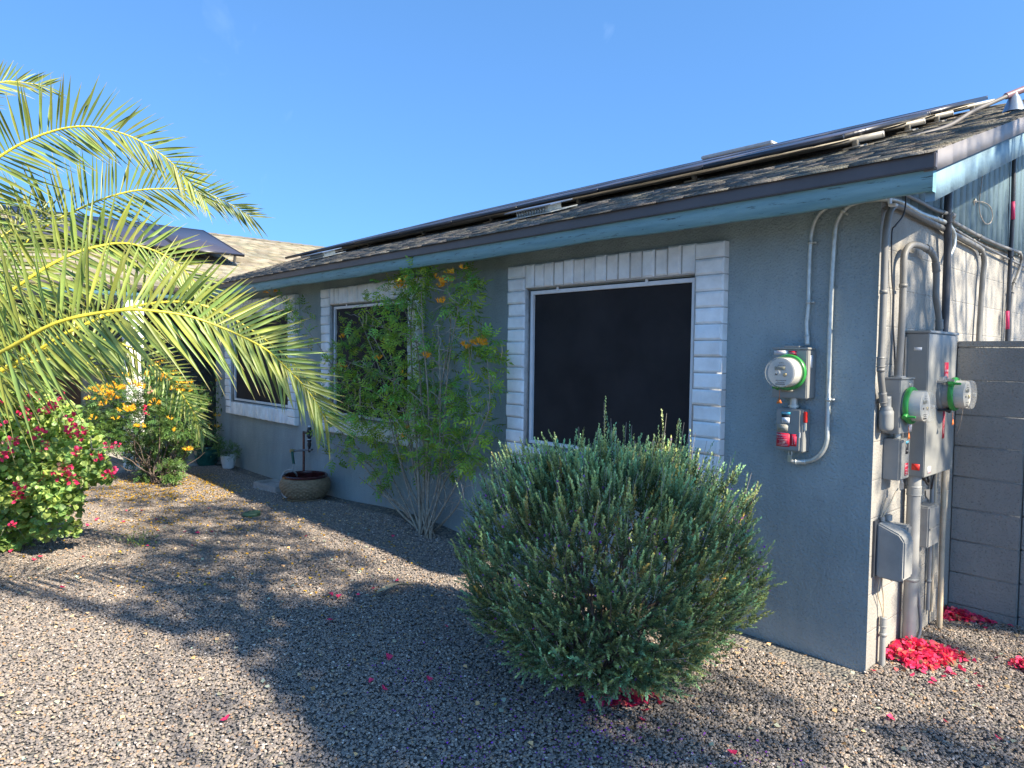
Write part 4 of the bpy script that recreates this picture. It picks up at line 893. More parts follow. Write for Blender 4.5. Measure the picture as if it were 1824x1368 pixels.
mb.tube(smooth_path(hp, 7), .009, 8); mb.build('hose', 'hose_grey', t, smooth=True)
# splash block
sx, sy = on_g(492, 873)[:2]; sy = -.32
t = thing('splash_block', 'tapered tan concrete splash block on the gravel left of the clay pot', 'splash block', (sx, sy, gz(sx, sy)))
z0 = gz(sx, sy)-.02; mb = MB(); yf, yb = -.47, -.12; xl, xr = -6.98, -6.42
o = [(xl, yf+.08), (xl+.05, yf), (xr, yf+.05), (xr, yb), (xl+.05, yb+.02), (xl, yb-.08)]; k = len(o)
inn = [(xl+.035, yf+.10), (xl+.07, yf+.04), (xr-.01, yf+.09), (xr-.01, yb-.04), (xl+.07, yb-.03), (xl+.035, yb-.1)]
mb.add([(x, y, z0) for x, y in o]+[(x, y, z0+.085) for x, y in o]+[(x, y, z0+.085) for x, y in inn]+[(x, y, z0+.055) for x, y in inn],
       [(i, (i+1) % k, (i+1) % k+k, i+k) for i in range(k)]+[(i+k, (i+1) % k+k, (i+1) % k+2*k, i+2*k) for i in range(k)]+[(i+2*k, (i+1) % k+2*k, (i+1) % k+3*k, i+3*k) for i in range(k)]+[tuple(range(3*k, 4*k))]); mb.build('block', 'cement', t, bevel=.006)
lp = on_g(448, 919)
t = thing('valve_cover', 'round dark green irrigation lid lying tilted in the gravel', 'lid', lp)
ax = nrm((.05, -.10, 1)); mb = MB(); mb.lathe(lp+np.array([0, 0, .008]), [(.085, -.02), (.088, .02), (.082, .028), (.03, .030), (.028, .026), (0, .026)], 32, ax); mb.build('lid', 'green_lid', t, smooth='auto')
dl = on_g(700, 1055)
t = thing('fallen_palm_sheath', 'curled dry tan palm leaf piece lying on the gravel', 'dry leaf', dl)
e1_ = on_g(672, 1062); e2_ = on_g(735, 1048); d = e2_-e1_; pth = [e1_+d*u+np.array([0, 0, .018+.03*math.sin(math.pi*u)]) for u in np.linspace(0, 1, 10)]; mb = MB(); wd = [.008, .022, .032, .034, .028, .02, .013, .008, .005, .003]; sd = nrm(np.cross(d, UPZ)); V = []
for i, p in enumerate(pth): V += [p+sd*wd[i]+UPZ*.012, p+sd*wd[i]*.3, p-sd*wd[i]*.4, p-sd*wd[i]+UPZ*.01]
mb.add(V, [(i*4+j, i*4+j+1, i*4+j+5, i*4+j+4) for i in range(9) for j in range(3)]); mb.build('leaf', 'dry_leaf', t, smooth=True)

def pot(name, label, p, r0, r1, h, m, rim=.012, wave=0, seg=48, lattice=False):
    t = thing(name, label, 'planter', p); mb = MB(); V = []; n_ = 14
    for j in range(n_+1):
        u = j/n_; r_ = r0+(r1-r0)*u+.0*u
        if wave: r_ = r0+(r1-r0)*math.sin(u*math.pi*.62)/math.sin(math.pi*.62)
        if u > .94: r_ += rim
        for k in range(seg):
            a = 2*math.pi*k/seg; q = 0
            if wave and u < .9: q = wave*math.cos(a*16)
            if lattice and .08 < u < .92: q = .004*(abs(math.sin(a*10+u*14))**4+abs(math.sin(a*10-u*14))**4)
            V.append((p[0]+(r_+q)*math.cos(a), p[1]+(r_+q)*math.sin(a), p[2]+h*u))
    for (r_, hh) in ((r1-.012, h), (r1-.02, h-.03)):
        for k in range(seg): a = 2*math.pi*k/seg; V.append((p[0]+r_*math.cos(a), p[1]+r_*math.sin(a), p[2]+hh))
    n2 = n_+3
    mb.add(V, [(j*seg+k, j*seg+(k+1) % seg, (j+1)*seg+(k+1) % seg, (j+1)*seg+k) for j in range(n2-1) for k in range(seg)]); mb.build('pot_body', m, t, smooth='auto')
    mb = MB(); mb.lathe(p, [(r1-.021, h-.03), (0, h-.025)], 24); mb.build('soil', 'soil', t)
    return t
WP = on_g(412, 833); GP = on_g(389, 829); BP = on_g(366, 823)
WP = np.array([WP[0], -.17, gz(WP[0], -.17)]); GP = np.array([-9.02, -.30, gz(-9.02, -.3)]); BP = np.array([-9.42, -.16, .035])
pot('white_pot', 'small white pot with raised lattice pattern by the wall', WP, .075, .105, .18, 'white_ceramic', .004, lattice=True)
pot('green_pot', 'glazed dark green ribbed pot between the black and white pots', GP, .115, .17, .24, 'green_glaze', .012, wave=.004)
pot('black_pot', 'plain black nursery pot left of the green pot', BP, .11, .145, .25, 'black_pot', .008)
# ================================================================ PLANTS
def leafcloud(mb, c, r, n, L_, W_, TV, TF, up=.4, lo=.7, hi=1.25, hue=.12, flat=1.0, drop=0.):
    c = np.asarray(c, float); d = rdir(n); rad = r*rng.uniform(.25, 1, (n, 1))**.5; sc_ = np.array([1, 1, flat])
    P = c+d*rad*sc_; D = nrm(d*.7+rdir(n)*.8+np.array([0, 0, up-drop])); Nn = nrm(rdir(n)*.7+np.array([.25, -.2, 1.0]))
    sz = rng.uniform(.6, 1.15, n); place(mb, TV, TF, P, D, Nn, L_*sz, W_*sz, tints(n, lo, hi, hue)); return P
def flowers(mb, c, r, n, size, TV, TF, lo=.8, hi=1.2, hue=.08, up=.5):
    d = rdir(n); d[:, 2] = np.abs(d[:, 2])*.8; P = np.asarray(c)+d*r*rng.uniform(.3, 1, (n, 1)); D = nrm(d+np.array([0, 0, up])+rdir(n)*.4)
    s_ = size*rng.uniform(.75, 1.15, n); place(mb, TV, TF, P, D, rdir(n), s_, s_, tints(n, lo, hi, hue))
def stem_path(a, b, sag=0., wob=.03, n=7):
    a, b = np.asarray(a, float), np.asarray(b, float); L_ = np.linalg.norm(b-a); pts = [a]
    for i in range(1, n):
        u = i/n; pts.append(a+(b-a)*u+rng.normal(size=3)*wob*L_*math.sin(math.pi*u)+UPZ*sag*L_*math.sin(math.pi*u))
    pts.append(b); return smooth_path(pts, 3)

# ---- grey-green sage bush in front
cxy = np.array([-.79, -1.18]); cz = .69
sage = thing('sage_bush', 'large rounded grey-green bush with small purple flowers in front of the big window', 'bush', (cxy[0], cxy[1], gz(*cxy)))
def sage_surface(d):
    d = nrm(d); a = np.arctan2(d[:, 1], d[:, 0]); up = d[:, 2]
    lump = 1+.075*np.sin(3*a+1.0)*np.cos(2*up*3)+.07*np.sin(7*a+5*up)+.045*np.sin(13*a-9*up)
    lump = lump+.06*np.cos(a-2.6)*(up < .1)*.6; rh = .69*lump; rv = np.where(up > 0, .44*lump, .61); pw = np.where(up > 0, 2.7, 3.0)
    k = 1/((np.hypot(d[:, 0], d[:, 1])/rh)**pw+(np.abs(up)/rv)**pw)**(1/pw)
    low = np.clip(-up, 0, 1); k = k*(1-.06*low)
    return k
C0 = np.array([cxy[0], cxy[1], cz])
S = 5600; d = rdir(S); d[:, 2] -= .12; d = nrm(d); d = d[d[:, 2] > -.96]; S = len(d); depth_ = np.where(rng.random(S) < .6, rng.uniform(.88, 1.0, S), rng.uniform(.55, .9, S))
hole = np.sin(d[:, 0]*6+1.3)*np.cos(d[:, 1]*7-.4)*np.sin(d[:, 2]*6+.8); kp_ = (hole > -.42) | (rng.random(S) < .35); d = d[kp_]; depth_ = depth_[kp_]; S = len(d)
P0 = C0+d*(sage_surface(d)*depth_)[:, None]; P0[:, 2] = np.maximum(P0[:, 2], .05)
upw = np.clip(.85+.5*d[:, 2], .3, 1.2)[:, None]
D0 = nrm(d*.6+UPZ*upw*.95+rdir(S)*.33); ln = rng.uniform(.07, .14, S)*np.where(d[:, 2] > .3, 1.35, 1)
P0 = P0 - D0*ln[:, None]*.35
# tall leader shoots
tall = [(1078, 716), (1090, 745), (1187, 736), (1209, 748), (1218, 752), (1113, 752), (1126, 757), (1029, 760), (1152, 775), (1170, 785), (1262, 785), (1300, 815), (1340, 842), (1345, 860), (1062, 765), (1240, 770), (1000, 800), (975, 815), (938, 808), (865, 845), (838, 855), (895, 835), (824, 862), (1100, 768), (1140, 790), (1225, 770), (1196, 778), (1180, 770), (1283, 800)]
tp = np.array([at(x+rng.uniform(-3, 3), y, 3.52+rng.uniform(-.25, .25)) for x, y in tall]); tl = rng.uniform(.20, .30, len(tp)); td = nrm(np.array([0, 0, 1.])+.25*nrm(tp-C0)*np.array([1, 1, 0])+rdir(len(tp))*.05)
P0 = np.vstack([P0, tp-td*tl[:, None]]); D0 = np.vstack([D0, td]); ln = np.concatenate([ln, tl]); S = len(P0); dn = nrm(P0-C0)
K = 40; u = np.linspace(.04, 1, K)[None, :]+rng.uniform(-.01, .01, (S, K)); ang = np.arange(K)[None, :]*2.4+rng.uniform(0, 6.28, (S, 1))
A = nrm(np.cross(D0, np.array([.3, .5, .1]))); B = np.cross(D0, A)
rd_ = np.cos(ang)[..., None]*A[:, None]+np.sin(ang)[..., None]*B[:, None]
bend = rdir(S)*.12
LP = P0[:, None]+D0[:, None]*(u*ln[:, None])[..., None]+bend[:, None]*((u**2)*ln[:, None])[..., None]; LD = nrm(rd_*(.85-.45*u)[..., None]+D0[:, None]*(.6+.5*u)[..., None])
keep = rng.random((S, K)) < np.clip(np.minimum(1, ln[:, None]/.13), .5, 1)
LPf, LDf = LP[keep], LD[keep]; uf = np.broadcast_to(u, (S, K))[keep]; n_ = len(LPf)
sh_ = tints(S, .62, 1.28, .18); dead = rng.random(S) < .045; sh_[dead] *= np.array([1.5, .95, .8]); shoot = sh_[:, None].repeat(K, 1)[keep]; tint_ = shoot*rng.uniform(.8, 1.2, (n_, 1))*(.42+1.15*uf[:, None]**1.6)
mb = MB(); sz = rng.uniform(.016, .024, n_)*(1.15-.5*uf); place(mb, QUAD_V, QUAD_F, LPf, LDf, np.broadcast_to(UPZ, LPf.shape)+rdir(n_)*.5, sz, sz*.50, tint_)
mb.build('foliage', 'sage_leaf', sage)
mb = MB(); idx = rng.choice(n_, 2600, replace=False); idx = idx[(np.linalg.norm(LPf[idx]-C0, axis=1) > .45)]; nf = len(idx)
cl_ = (np.sin(LPf[idx, 0]*7+1)+np.sin(LPf[idx, 2]*9)+np.sin(LPf[idx, 1]*8+2)) > -.3; idx = idx[cl_]; nf = len(idx)
place(mb, QUAD_V, QUAD_F, LPf[idx]+LDf[idx]*.006, nrm(LDf[idx]+rdir(nf)*.5), rdir(nf), rng.uniform(.010, .017, nf), rng.uniform(.009, .014, nf), tints(nf, .7, 1.6, .15)); mb.build('flowers', 'sage_flower', sage)
mb = MB()
for i in range(34):
    dd = rdir(1)[0]; dd[2] = abs(dd[2])*.9+.1; e_ = C0+dd*sage_surface(dd[None])[0]*.93; mb.tube(stem_path((cxy[0]+rng.normal()*.05, cxy[1]+rng.normal()*.05, 0), e_, .0, .05, 5), np.linspace(.007, .002, 16), 5)
for i in range(20):
    dd = rdir(1)[0]; dd[2] = -abs(dd[2])*.55; e_ = C0+dd*sage_surface(dd[None])[0]*.95; e_[2] = max(e_[2], .1); mb.tube(stem_path((cxy[0]+rng.normal()*.05, cxy[1]+rng.normal()*.05, 0), e_, .0, .06, 5), np.linspace(.008, .002, 16), 5)
mb.build('stems', 'dark_bark', sage)
mb = MB(); 
for i in range(S):
    if i >= S-len(tp) or rng.random() < .25: mb.tube([P0[i], P0[i]+D0[i]*ln[i]], [.002, .001], 3, cap=False)
mb.build('twigs', 'twig', sage)

# ---- tall orange trumpet shrub against the wall
bx, by = on_g(757, 952)[:2]; bz = gz(bx, by)
tec = thing('trumpet_shrub', 'tall straggly shrub with pale bare stems and orange flowers against the front wall', 'shrub', (bx, by, bz))
def yb_(py): return -.18-.30*max(0, min(1, (900-py)/420.))*.6
T_ = lambda x, y, k=None: on_y(x, y, (yb_(y)+(rng.uniform(-.13, .16) if k is None else k)))
stems = MB(); tw = MB(); lv = MB(); ends = []
main = [((742, 950), (700, 860), (660, 770), (620, 690), (596, 600)), ((748, 948), (722, 840), (700, 720), (668, 640), (640, 560)), ((752, 952), (738, 850), (720, 740), (700, 640), (690, 560)),
        ((757, 955), (752, 850), (748, 720), (740, 620), (718, 540)), ((760, 955), (760, 850), (765, 730), (752, 600), (748, 520)), ((766, 955), (776, 860), (781, 760), (781, 650), (779, 575)),
        ((770, 955), (785, 850), (790, 740), (800, 640), (820, 520)), ((772, 952), (795, 860), (830, 800), (838, 700), (832, 560)), ((778, 948), (806, 868), (838, 800), (872, 730), (866, 640)),
        ((775, 955), (790, 900), (782, 800), (776, 700), (765, 620)), ((745, 950), (728, 880), (712, 810), (700, 760), (690, 700)), ((740, 952), (710, 900), (680, 880), (640, 850)), ((762, 950), (770, 800), (784, 690), (800, 590), (795, 500)),
        ((750, 950), (735, 820), (716, 700), (690, 640), (655, 585)), ((736, 948), (690, 880), (660, 830), (610, 800)), ((758, 950), (745, 780), (730, 660), (735, 560), (742, 490)), ((640, 800), (600, 760), (575, 720)), ((620, 690), (560, 600), (520, 555), (500, 530)),
        ((700, 720), (650, 690), (600, 680)), ((781, 650), (740, 610), (690, 585), (660, 580)), ((765, 730), (720, 690), (660, 660), (610, 640)), ((770, 950), (812, 905), (830, 860)), ((748, 948), (700, 900), (640, 820), (590, 790))]
for i, pth in enumerate(main):
    if len(pth) > 3:
        jit = rng.uniform(-.08, .1); pts = [T_(x+rng.uniform(-4, 4), y, jit*min(1, j/2)) for j, (x, y) in enumerate(pth)]; pts[0] = np.array([bx+rng.normal()*.05, by+rng.normal()*.03, bz-.02]) if pth[0][1] > 940 else pts[0]
    else: pts = [T_(x, y, 0) for x, y in pth]
    r0 = rng.uniform(.010, .019) if pth[0][1] > 940 else .007; P = smooth_path(pts, 6); stems.tube(P, np.linspace(r0*.8, .003, len(P)), 6)
    for j in range(7):
        q = P[int(len(P)*rng.uniform(.35, .98))]; dd = nrm(rdir(1)[0]*np.array([1, .35, .8])+np.array([-.1, -.1, .25])); L_ = rng.uniform(.12, .38); tw.tube(stem_path(q, q+dd*L_, .05, .08, 4), np.linspace(.0035, .001, 13), 4, cap=False)
for i in range(46):   # short grey suckers and dead twigs at the base and middle
    x, y = rng.uniform(725, 800), rng.uniform(770, 940); q = T_(x, y); dd = nrm(np.array([rng.normal()*.7, rng.normal()*.3, rng.uniform(.1, 1)])); tw.tube(stem_path(q, q+dd*rng.uniform(.15, .5), 0, .07, 4), np.linspace(.004, .001, 13), 4, cap=False)
for i in range(34):
    x, y = rng.uniform(640, 800), rng.uniform(600, 760); q = T_(x, y); dd = nrm(np.array([rng.normal()*1.0, rng.normal()*.35, rng.normal()*.6+.15])); tw.tube(stem_path(q, q+dd*rng.uniform(.15, .42), 0, .09, 4), np.linspace(.004, .001, 13), 4, cap=False)
stems.build('stems', 'shrub_bark', tec, smooth=True); tw.build('twigs', 'twig', tec)
blobs = [(610, 640, 30, 16), (650, 720, 34, 20), (680, 690, 34, 20), (700, 780, 34, 20), (650, 790, 30, 14), (740, 700, 30, 20), (760, 590, 26, 14), (620, 690, 30, 14), (810, 740, 26, 16), (610, 760, 26, 12), (800, 800, 26, 12), (700, 840, 24, 8), (760, 820, 26, 10), (700, 520, 30, 26), (722, 560, 30, 30), (745, 488, 20, 20), (752, 500, 22, 18), (738, 525, 22, 16), (640, 582, 28, 18), (662, 600, 30, 20), (692, 575, 25, 18), (620, 640, 26, 18), (640, 690, 34, 26), (600, 718, 26, 18), (586, 765, 20, 12),
         (680, 640, 28, 20), (720, 620, 30, 22), (742, 665, 30, 22), (783, 640, 24, 16), (700, 720, 30, 26), (652, 760, 30, 20), (732, 745, 30, 26), (790, 700, 30, 24), (832, 560, 20, 18), (846, 520, 16, 16), (830, 610, 25, 22), (824, 498, 18, 16), (848, 645, 20, 16),
         (868, 695, 22, 20), (857, 755, 24, 22), (842, 822, 20, 22), (846, 790, 16, 14), (772, 790, 32, 26), (760, 740, 24, 18), (700, 800, 24, 14), (640, 800, 22, 14), (600, 812, 14, 8), (672, 862, 16, 12), (688, 832, 18, 12), (722, 690, 28, 20), (512, 572, 18, 12), (532, 556, 16, 12), (540, 598, 12, 7), (498, 545, 14, 9), (868, 610, 14, 12), (875, 650, 14, 10), (800, 760, 24, 18), (820, 700, 22, 16), (800, 830, 20, 10), (740, 830, 18, 8), (560, 700, 14, 6), (575, 650, 12, 5), (800, 540, 16, 10), (660, 540, 16, 8), (620, 600, 14, 8)]
for x, y, r_, n_ in blobs:
    c = T_(x, y, rng.uniform(-.06, .12)); dep = (c-CP) @ CF; leafcloud(lv, c, r_/F_PX*dep*1.05, int(n_*2.1), .12, .15, COMP_V, COMP_F, .15, .55, 1.45, .24, drop=.2)
lv.build('foliage', 'tec_leaf', tec)
fl = MB()
for x, y, r_, n_ in [(462, 521, 12, 16), (484, 522, 7, 8), (506, 505, 6, 8), (720, 503, 9, 9), (711, 515, 7, 6), (775, 496, 4, 2), (783, 512, 8, 8), (790, 505, 6, 5), (801, 504, 6, 5), (797, 487, 3, 2), (809, 487, 3, 2), (825, 479, 3, 2), (790, 540, 6, 5), (782, 541, 3, 2), (855, 614, 9, 16), (845, 613, 5, 6), (611, 603, 5, 4), (603, 656, 5, 3), (611, 654, 3, 2), (758, 638, 9, 6), (716, 668, 4, 2), (722, 780, 4, 3), (725, 764, 2, 1), (826, 618, 4, 3), (562, 769, 3, 2), (830, 622, 4, 2), (675, 642, 7, 4)]:
    c = T_(x, y, -.06); dep = (c-CP) @ CF; flowers(fl, c, r_/F_PX*dep*1.1, n_+1, .046, TR_V, TR_F, .75, 1.2, .1)
fl.build('flowers', 'orange_flower', tec)
pods = MB()
for x, y in [(646, 570), (652, 566), (632, 700), (640, 712), (620, 720), (735, 560), (893, 625), (700, 690), (664, 745)]:
    c = T_(x, y, -.08); pods.tube(smooth_path([c+UPZ*.05, c+np.array([.01, 0, 0]), c+np.array([-.005, 0, -.07])], 3), [.001, .003, .0035, .004, .004, .003, .001], 5)
pods.build('seed_pods', 'dry_leaf', tec)

# ---- rounded shrub with yellow flowers, left middle distance
ybx, yby = -7.88, -1.26
ysh = thing('yellow_flowering_shrub', 'bushy green shrub topped with yellow flowers behind the drooping palm frond', 'shrub', (ybx, yby, gz(ybx, yby)))
DY = float((np.array([ybx, yby, 0.6])-CP) @ CF)
lv = MB(); stm = MB(); fl = MB(); yc_ = [(200, 720, 40), (250, 700, 38), (300, 705, 36), (340, 715, 26), (180, 745, 34), (225, 760, 40), (270, 745, 42), (315, 745, 34), (250, 790, 32), (290, 785, 30), (330, 780, 22), (285, 825, 24), (270, 845, 18), (305, 840, 16), (195, 780, 24), (160, 755, 20), (290, 680, 24), (240, 810, 18), (310, 815, 20)]
for x, y, r_ in yc_:
    c = at(x, y, DY+rng.uniform(-.35, .4)); leafcloud(lv, c, r_/F_PX*DY*1.08, int(7.5*r_), .10, .115, COMP_V, COMP_F, .2, .55, 1.3, .14)
    stm.tube(stem_path((ybx+rng.normal()*.06, yby+rng.normal()*.06, gz(ybx, yby)), c, 0, .05, 5), np.linspace(.012, .003, 16), 5)
for i in range(16): c = at(rng.uniform(190, 370), rng.uniform(730, 830), DY+rng.uniform(-.3, .3)); stm.tube(stem_path((ybx+rng.normal()*.08, yby+rng.normal()*.08, 0), c, 0, .05, 5), np.linspace(.009, .002, 16), 5)
lv.build('foliage', 'dark_leaf', ysh); stm.build('stems', 'dark_bark', ysh)
for x, y, r_, n_ in [(172, 698, 12, 20), (190, 705, 12, 22), (205, 695, 13, 24), (200, 712, 12, 16), (240, 688, 12, 14), (250, 692, 6, 5), (226, 733, 11, 20), (232, 728, 6, 8), (250, 762, 8, 9), (290, 680, 12, 14), (276, 722, 9, 12), (325, 688, 12, 16), (330, 700, 12, 16), (312, 696, 8, 8), (315, 668, 8, 8), (207, 748, 4, 4), (165, 748, 5, 5), (310, 770, 4, 4), (335, 803, 6, 7), (270, 655, 8, 6), (220, 672, 12, 14), (260, 672, 10, 10), (290, 650, 6, 4), (340, 685, 8, 7), (188, 722, 8, 8), (160, 712, 6, 6), (304, 748, 4, 3)]:
    c = at(x, y, DY-.45+rng.uniform(-.12, .1)); flowers(fl, c, r_/F_PX*DY, n_, .05, TR_V, TR_F, .8, 1.2, .1)
fl.build('flowers', 'yellow_flower', ysh)

# ---- potted plants at the wall's left end
pp = thing('potted_tall_shrub', 'tall dark shrub with a few yellow flowers growing from the black pot', 'potted plant', BP+UPZ*.22)
lv = MB(); stm = MB(); fl = MB(); DB = float((BP+UPZ-CP) @ CF)
for x, y, r_, n_ in [(375, 700, 20, 46), (390, 715, 14, 34), (365, 730, 20, 44), (385, 745, 13, 28), (358, 760, 16, 34), (376, 775, 18, 56), (368, 790, 16, 50), (355, 700, 16, 30), (384, 765, 12, 26), (372, 800, 12, 34)]:
    c = at(x, y, DB+rng.uniform(-.12, .1)); leafcloud(lv, c, r_/F_PX*DB, n_, .085, .02, LEAF_V, LEAF_F, .3, .6, 1.25, .15); stm.tube(stem_path(BP+UPZ*.22+rdir(1)[0]*.03, c, 0, .05, 4), np.linspace(.007, .002, 13), 5)
for x, y in [(364, 712), (362, 715), (372, 760), (385, 762), (387, 742), (384, 680), (390, 678)]: flowers(fl, at(x, y, DB-.15), .03, 4, .05, TR_V, TR_F)
lv.build('foliage', 'dark_leaf', pp); stm.build('stems', 'dark_bark', pp); fl.build('flowers', 'yellow_flower', pp)
pp = thing('potted_fern', 'small bushy green plant spilling from the white lattice pot', 'potted plant', WP+UPZ*.15)
lv = MB(); leafcloud(lv, WP+UPZ*.24, .15, 190, .075, .06, COMP_V, COMP_F, .35, .6, 1.4, .12, flat=.75); lv.build('foliage', 'dark_leaf', pp)
pp = thing('potted_spiky_plant', 'grey-green arching leaves growing from the dark green glazed pot', 'potted plant', GP+UPZ*.2)
lv = MB(); leafcloud(lv, GP+UPZ*.30, .19, 210, .13, .014, LEAF_V, LEAF_F, .5, .7, 1.5, .15, flat=.8); lv.build('foliage', 'dark_leaf', pp)

# ---- bougainvillea in the left foreground
gx, gy = on_g(30, 955)[:2]
bou = thing('bougainvillea', 'spreading bougainvillea with pink bracts at the left edge under the palm', 'bush', (gx, gy, gz(gx, gy)))
DBo = 5.65; lv = MB(); stm = MB(); bl = [(0, 735, 50), (60, 745, 46), (105, 745, 34), (20, 790, 60), (90, 790, 50), (135, 785, 36), (150, 830, 34), (100, 840, 50), (40, 850, 60), (0, 900, 60), (60, 905, 46), (105, 890, 30), (15, 950, 40), (120, 860, 30), (-50, 780, 70), (-60, 870, 80), (-50, 940, 50), (60, 715, 30), (175, 840, 18), (190, 850, 10), (130, 900, 16), (85, 940, 22), (130, 940, 12), (40, 700, 24), (-20, 700, 34), (165, 800, 16)]
for x, y, r_ in bl:
    c = at(x, y, DBo+rng.uniform(-.3, .3)); leafcloud(lv, c, r_/F_PX*DBo*1.06, int(r_*r_*.22+25), .052, .054, HEART_V, HEART_F, .2, .6, 1.35, .14)
    stm.tube(stem_path((gx+rng.normal()*.1-.2, gy+rng.normal()*.1, 0), c, .04, .05, 5), np.linspace(.011, .003, 16), 5)
for i in range(70):
    x, y, r_ = bl[rng.integers(len(bl))]; a = at(x, y, DBo); b = a+nrm(rdir(1)[0]+np.array([.2, -.2, .2]))*r_/F_PX*DBo*1.5; stm.tube(stem_path(a, b, .05, .04, 4), np.linspace(.004, .001, 13), 4)
lv.build('foliage', 'bou_leaf', bou); stm.build('stems', 'bark', bou)
fl = MB()
bl2 = [(48, 705, 9), (62, 708, 9), (40, 712, 6), (100, 718, 8), (112, 706, 5), (95, 722, 6), (78, 733, 7), (38, 730, 6), (62, 770, 9), (74, 772, 6), (22, 785, 8), (12, 783, 7), (75, 795, 9), (130, 765, 10), (124, 772, 6), (145, 776, 7), (148, 768, 5), (0, 812, 8), (140, 805, 7), (170, 813, 6), (182, 812, 4), (196, 840, 9), (192, 846, 6), (115, 830, 9), (122, 834, 5), (118, 847, 6), (130, 853, 9), (98, 848, 6), (74, 850, 5), (28, 870, 8), (34, 875, 6), (46, 877, 8), (30, 886, 7), (52, 742, 4), (15, 805, 7), (125, 740, 6), (10, 715, 8), (0, 750, 7), (268, 695, 5), (255, 725, 4), (262, 735, 4), (193, 793, 5), (210, 791, 4), (20, 935, 4), (3, 690, 6)]
for x, y, r_ in bl2:
    dd_ = DBo-.42 if x < 205 else DY-.5
    c = at(x, y, dd_); salmon = rng.random() < .14
    n_ = 4 + int(r_*.9); d = rdir(n_); P = c+d*r_/F_PX*dd_*.75; s_ = rng.uniform(.024, .036, n_); tt = tints(n_, .8, 1.15, .05)*(np.array([1.1, 9, 2.2]) if salmon else 1); place(fl, HEART_V, HEART_F, P, nrm(d+rdir(n_)*.5), rdir(n_), s_, s_, tt)
fl.build('bracts', 'bract', bou)

# ---- palm
PC = at(-250, 735, 4.15)
palm = thing('palm_tree', 'young feather palm with long arching yellow-green fronds entering from the left', 'palm tree', (PC[0], PC[1], 0))
mb = MB(); tb = np.array([PC[0], PC[1], -.05]); n_ = 40; seg = 20; V = []
for i in range(n_+1):
    u = i/n_; r_ = .17+.05*math.sin(u*math.pi)+(.02 if i % 2 else 0)+.05*max(0, .15-u)/.15
    for k in range(seg): a = 2*math.pi*(k+.5*(i//2 % 2))/seg; rr = r_+(.018 if k % 2 == i // 2 % 2 else 0); V.append((PC[0]+rr*math.cos(a), PC[1]+rr*math.sin(a), -.05+u*(PC[2]+.0)))
mb.add(V, [(i*seg+k, i*seg+(k+1) % seg, (i+1)*seg+(k+1) % seg, (i+1)*seg+k) for i in range(n_) for k in range(seg)]+[tuple(n_*seg+k for k in range(seg))]); mb.build('trunk', 'palm_bark', palm)
VN = nrm(np.array([.62, -.62, .30]))       # the side the frond faces
def frond(pts, Lmax=.45, n=62, vn=None, tipbrown=.25, rr=.012, start=.0, dens=1.0, lift=.25, tone=1.0, droop=.10):
    P = smooth_path([at(*p) if len(p) == 3 and p[2] > 1.5 else np.array(p) for p in pts], 10)
    if vn is None: q = P[int(len(P)*.65)]; vn = nrm(nrm(CP-q)+np.array([.05, -.12, .22]))
    seglen = np.concatenate([[0], np.cumsum(np.linalg.norm(np.diff(P, axis=0), axis=1))]); LT = seglen[-1]
    def ev(s): return np.array([np.interp(s, seglen, P[:, k]) for k in range(3)])
    mb = MB(); n = int(LT*34*dens); us = np.linspace(start, 1, n)
    for i, u in enumerate(us):
        s = u*LT; p = ev(s); T = nrm(ev(min(LT, s+.03))-ev(max(0, s-.03))); S_ = nrm(np.cross(vn, T)); Nn = nrm(np.cross(T, S_))
        env = min(1, .35+u*2.2)*(1-.60*max(0, u-.5)/.5)**1.0
        for side_ in (1, -1):
            L_ = Lmax*(1.12 if side_ > 0 else 1.26)*env*rng.uniform(.78, 1.1); al = R(88-26*u-34*u*u*u) + rng.normal()*.07; al = al if side_ > 0 else al*.88
            lf_ = lift + rng.normal()*.16
            d = nrm(T*math.cos(al)+S_*side_*math.sin(al)+Nn*lf_)
            W_ = .0092*(.7+.5*env)*rng.uniform(.8, 1.15); wv = nrm(np.cross(d, Nn+rdir(1)[0]*.45)); nv = np.cross(wv, d); V = []; m = 6; pos = p+T*rng.normal()*.005; dd = d.copy(); g_ = droop*rng.uniform(.5, 1.6)*(1 if side_ > 0 else 1.9)
            tl_ = rng.random() < tipbrown+.15; T_c = []
            base = tints(1, .68, 1.25, .13)[0]*tone
            for j in range(m+1):
                v = j/m; wd_ = W_*(.45+1.4*v if v < .25 else .8+.2*(1-v) if v < .5 else max(.02, 1.8*(1-v)))
                V += [pos+wv*wd_+nv*wd_*.55, pos-nv*wd_*.1, pos-wv*wd_+nv*wd_*.55]
                c_ = base if not (tl_ and v > .85) and v < .97 else np.array([2.2, 1.35, 2.6])*.9; T_c += [c_]*3
                pos = pos+dd*L_/m; dd = nrm(dd+np.array([0, 0, -1])*g_*.30*v+(rdir(1)[0]*.30 if (tl_ and j == m-1) else 0))
            mb.add(V, [(j*3+q, j*3+q+1, j*3+q+4, j*3+q+3) for j in range(m) for q in (0, 1)], np.array(T_c))
    fr = mb.build('frond', 'palm_leaf', palm)
    mb = MB(); mb.tube(P, np.linspace(rr, .002, len(P)), 7)
    for i, u in enumerate(us[::1]):
        s = u*LT; p = ev(s); T = nrm(ev(min(LT, s+.03))-ev(max(0, s-.03))); S_ = nrm(np.cross(vn, T)); k = rr*(1-u)+.002
        for sg in (1, -1): q = p+S_*sg*k*.9; mb.tube([q-T*.006, q+T*.010+S_*sg*k*.55], [k*.42, .0008], 4)
    mb.build('rachis', 'rachis', fr)
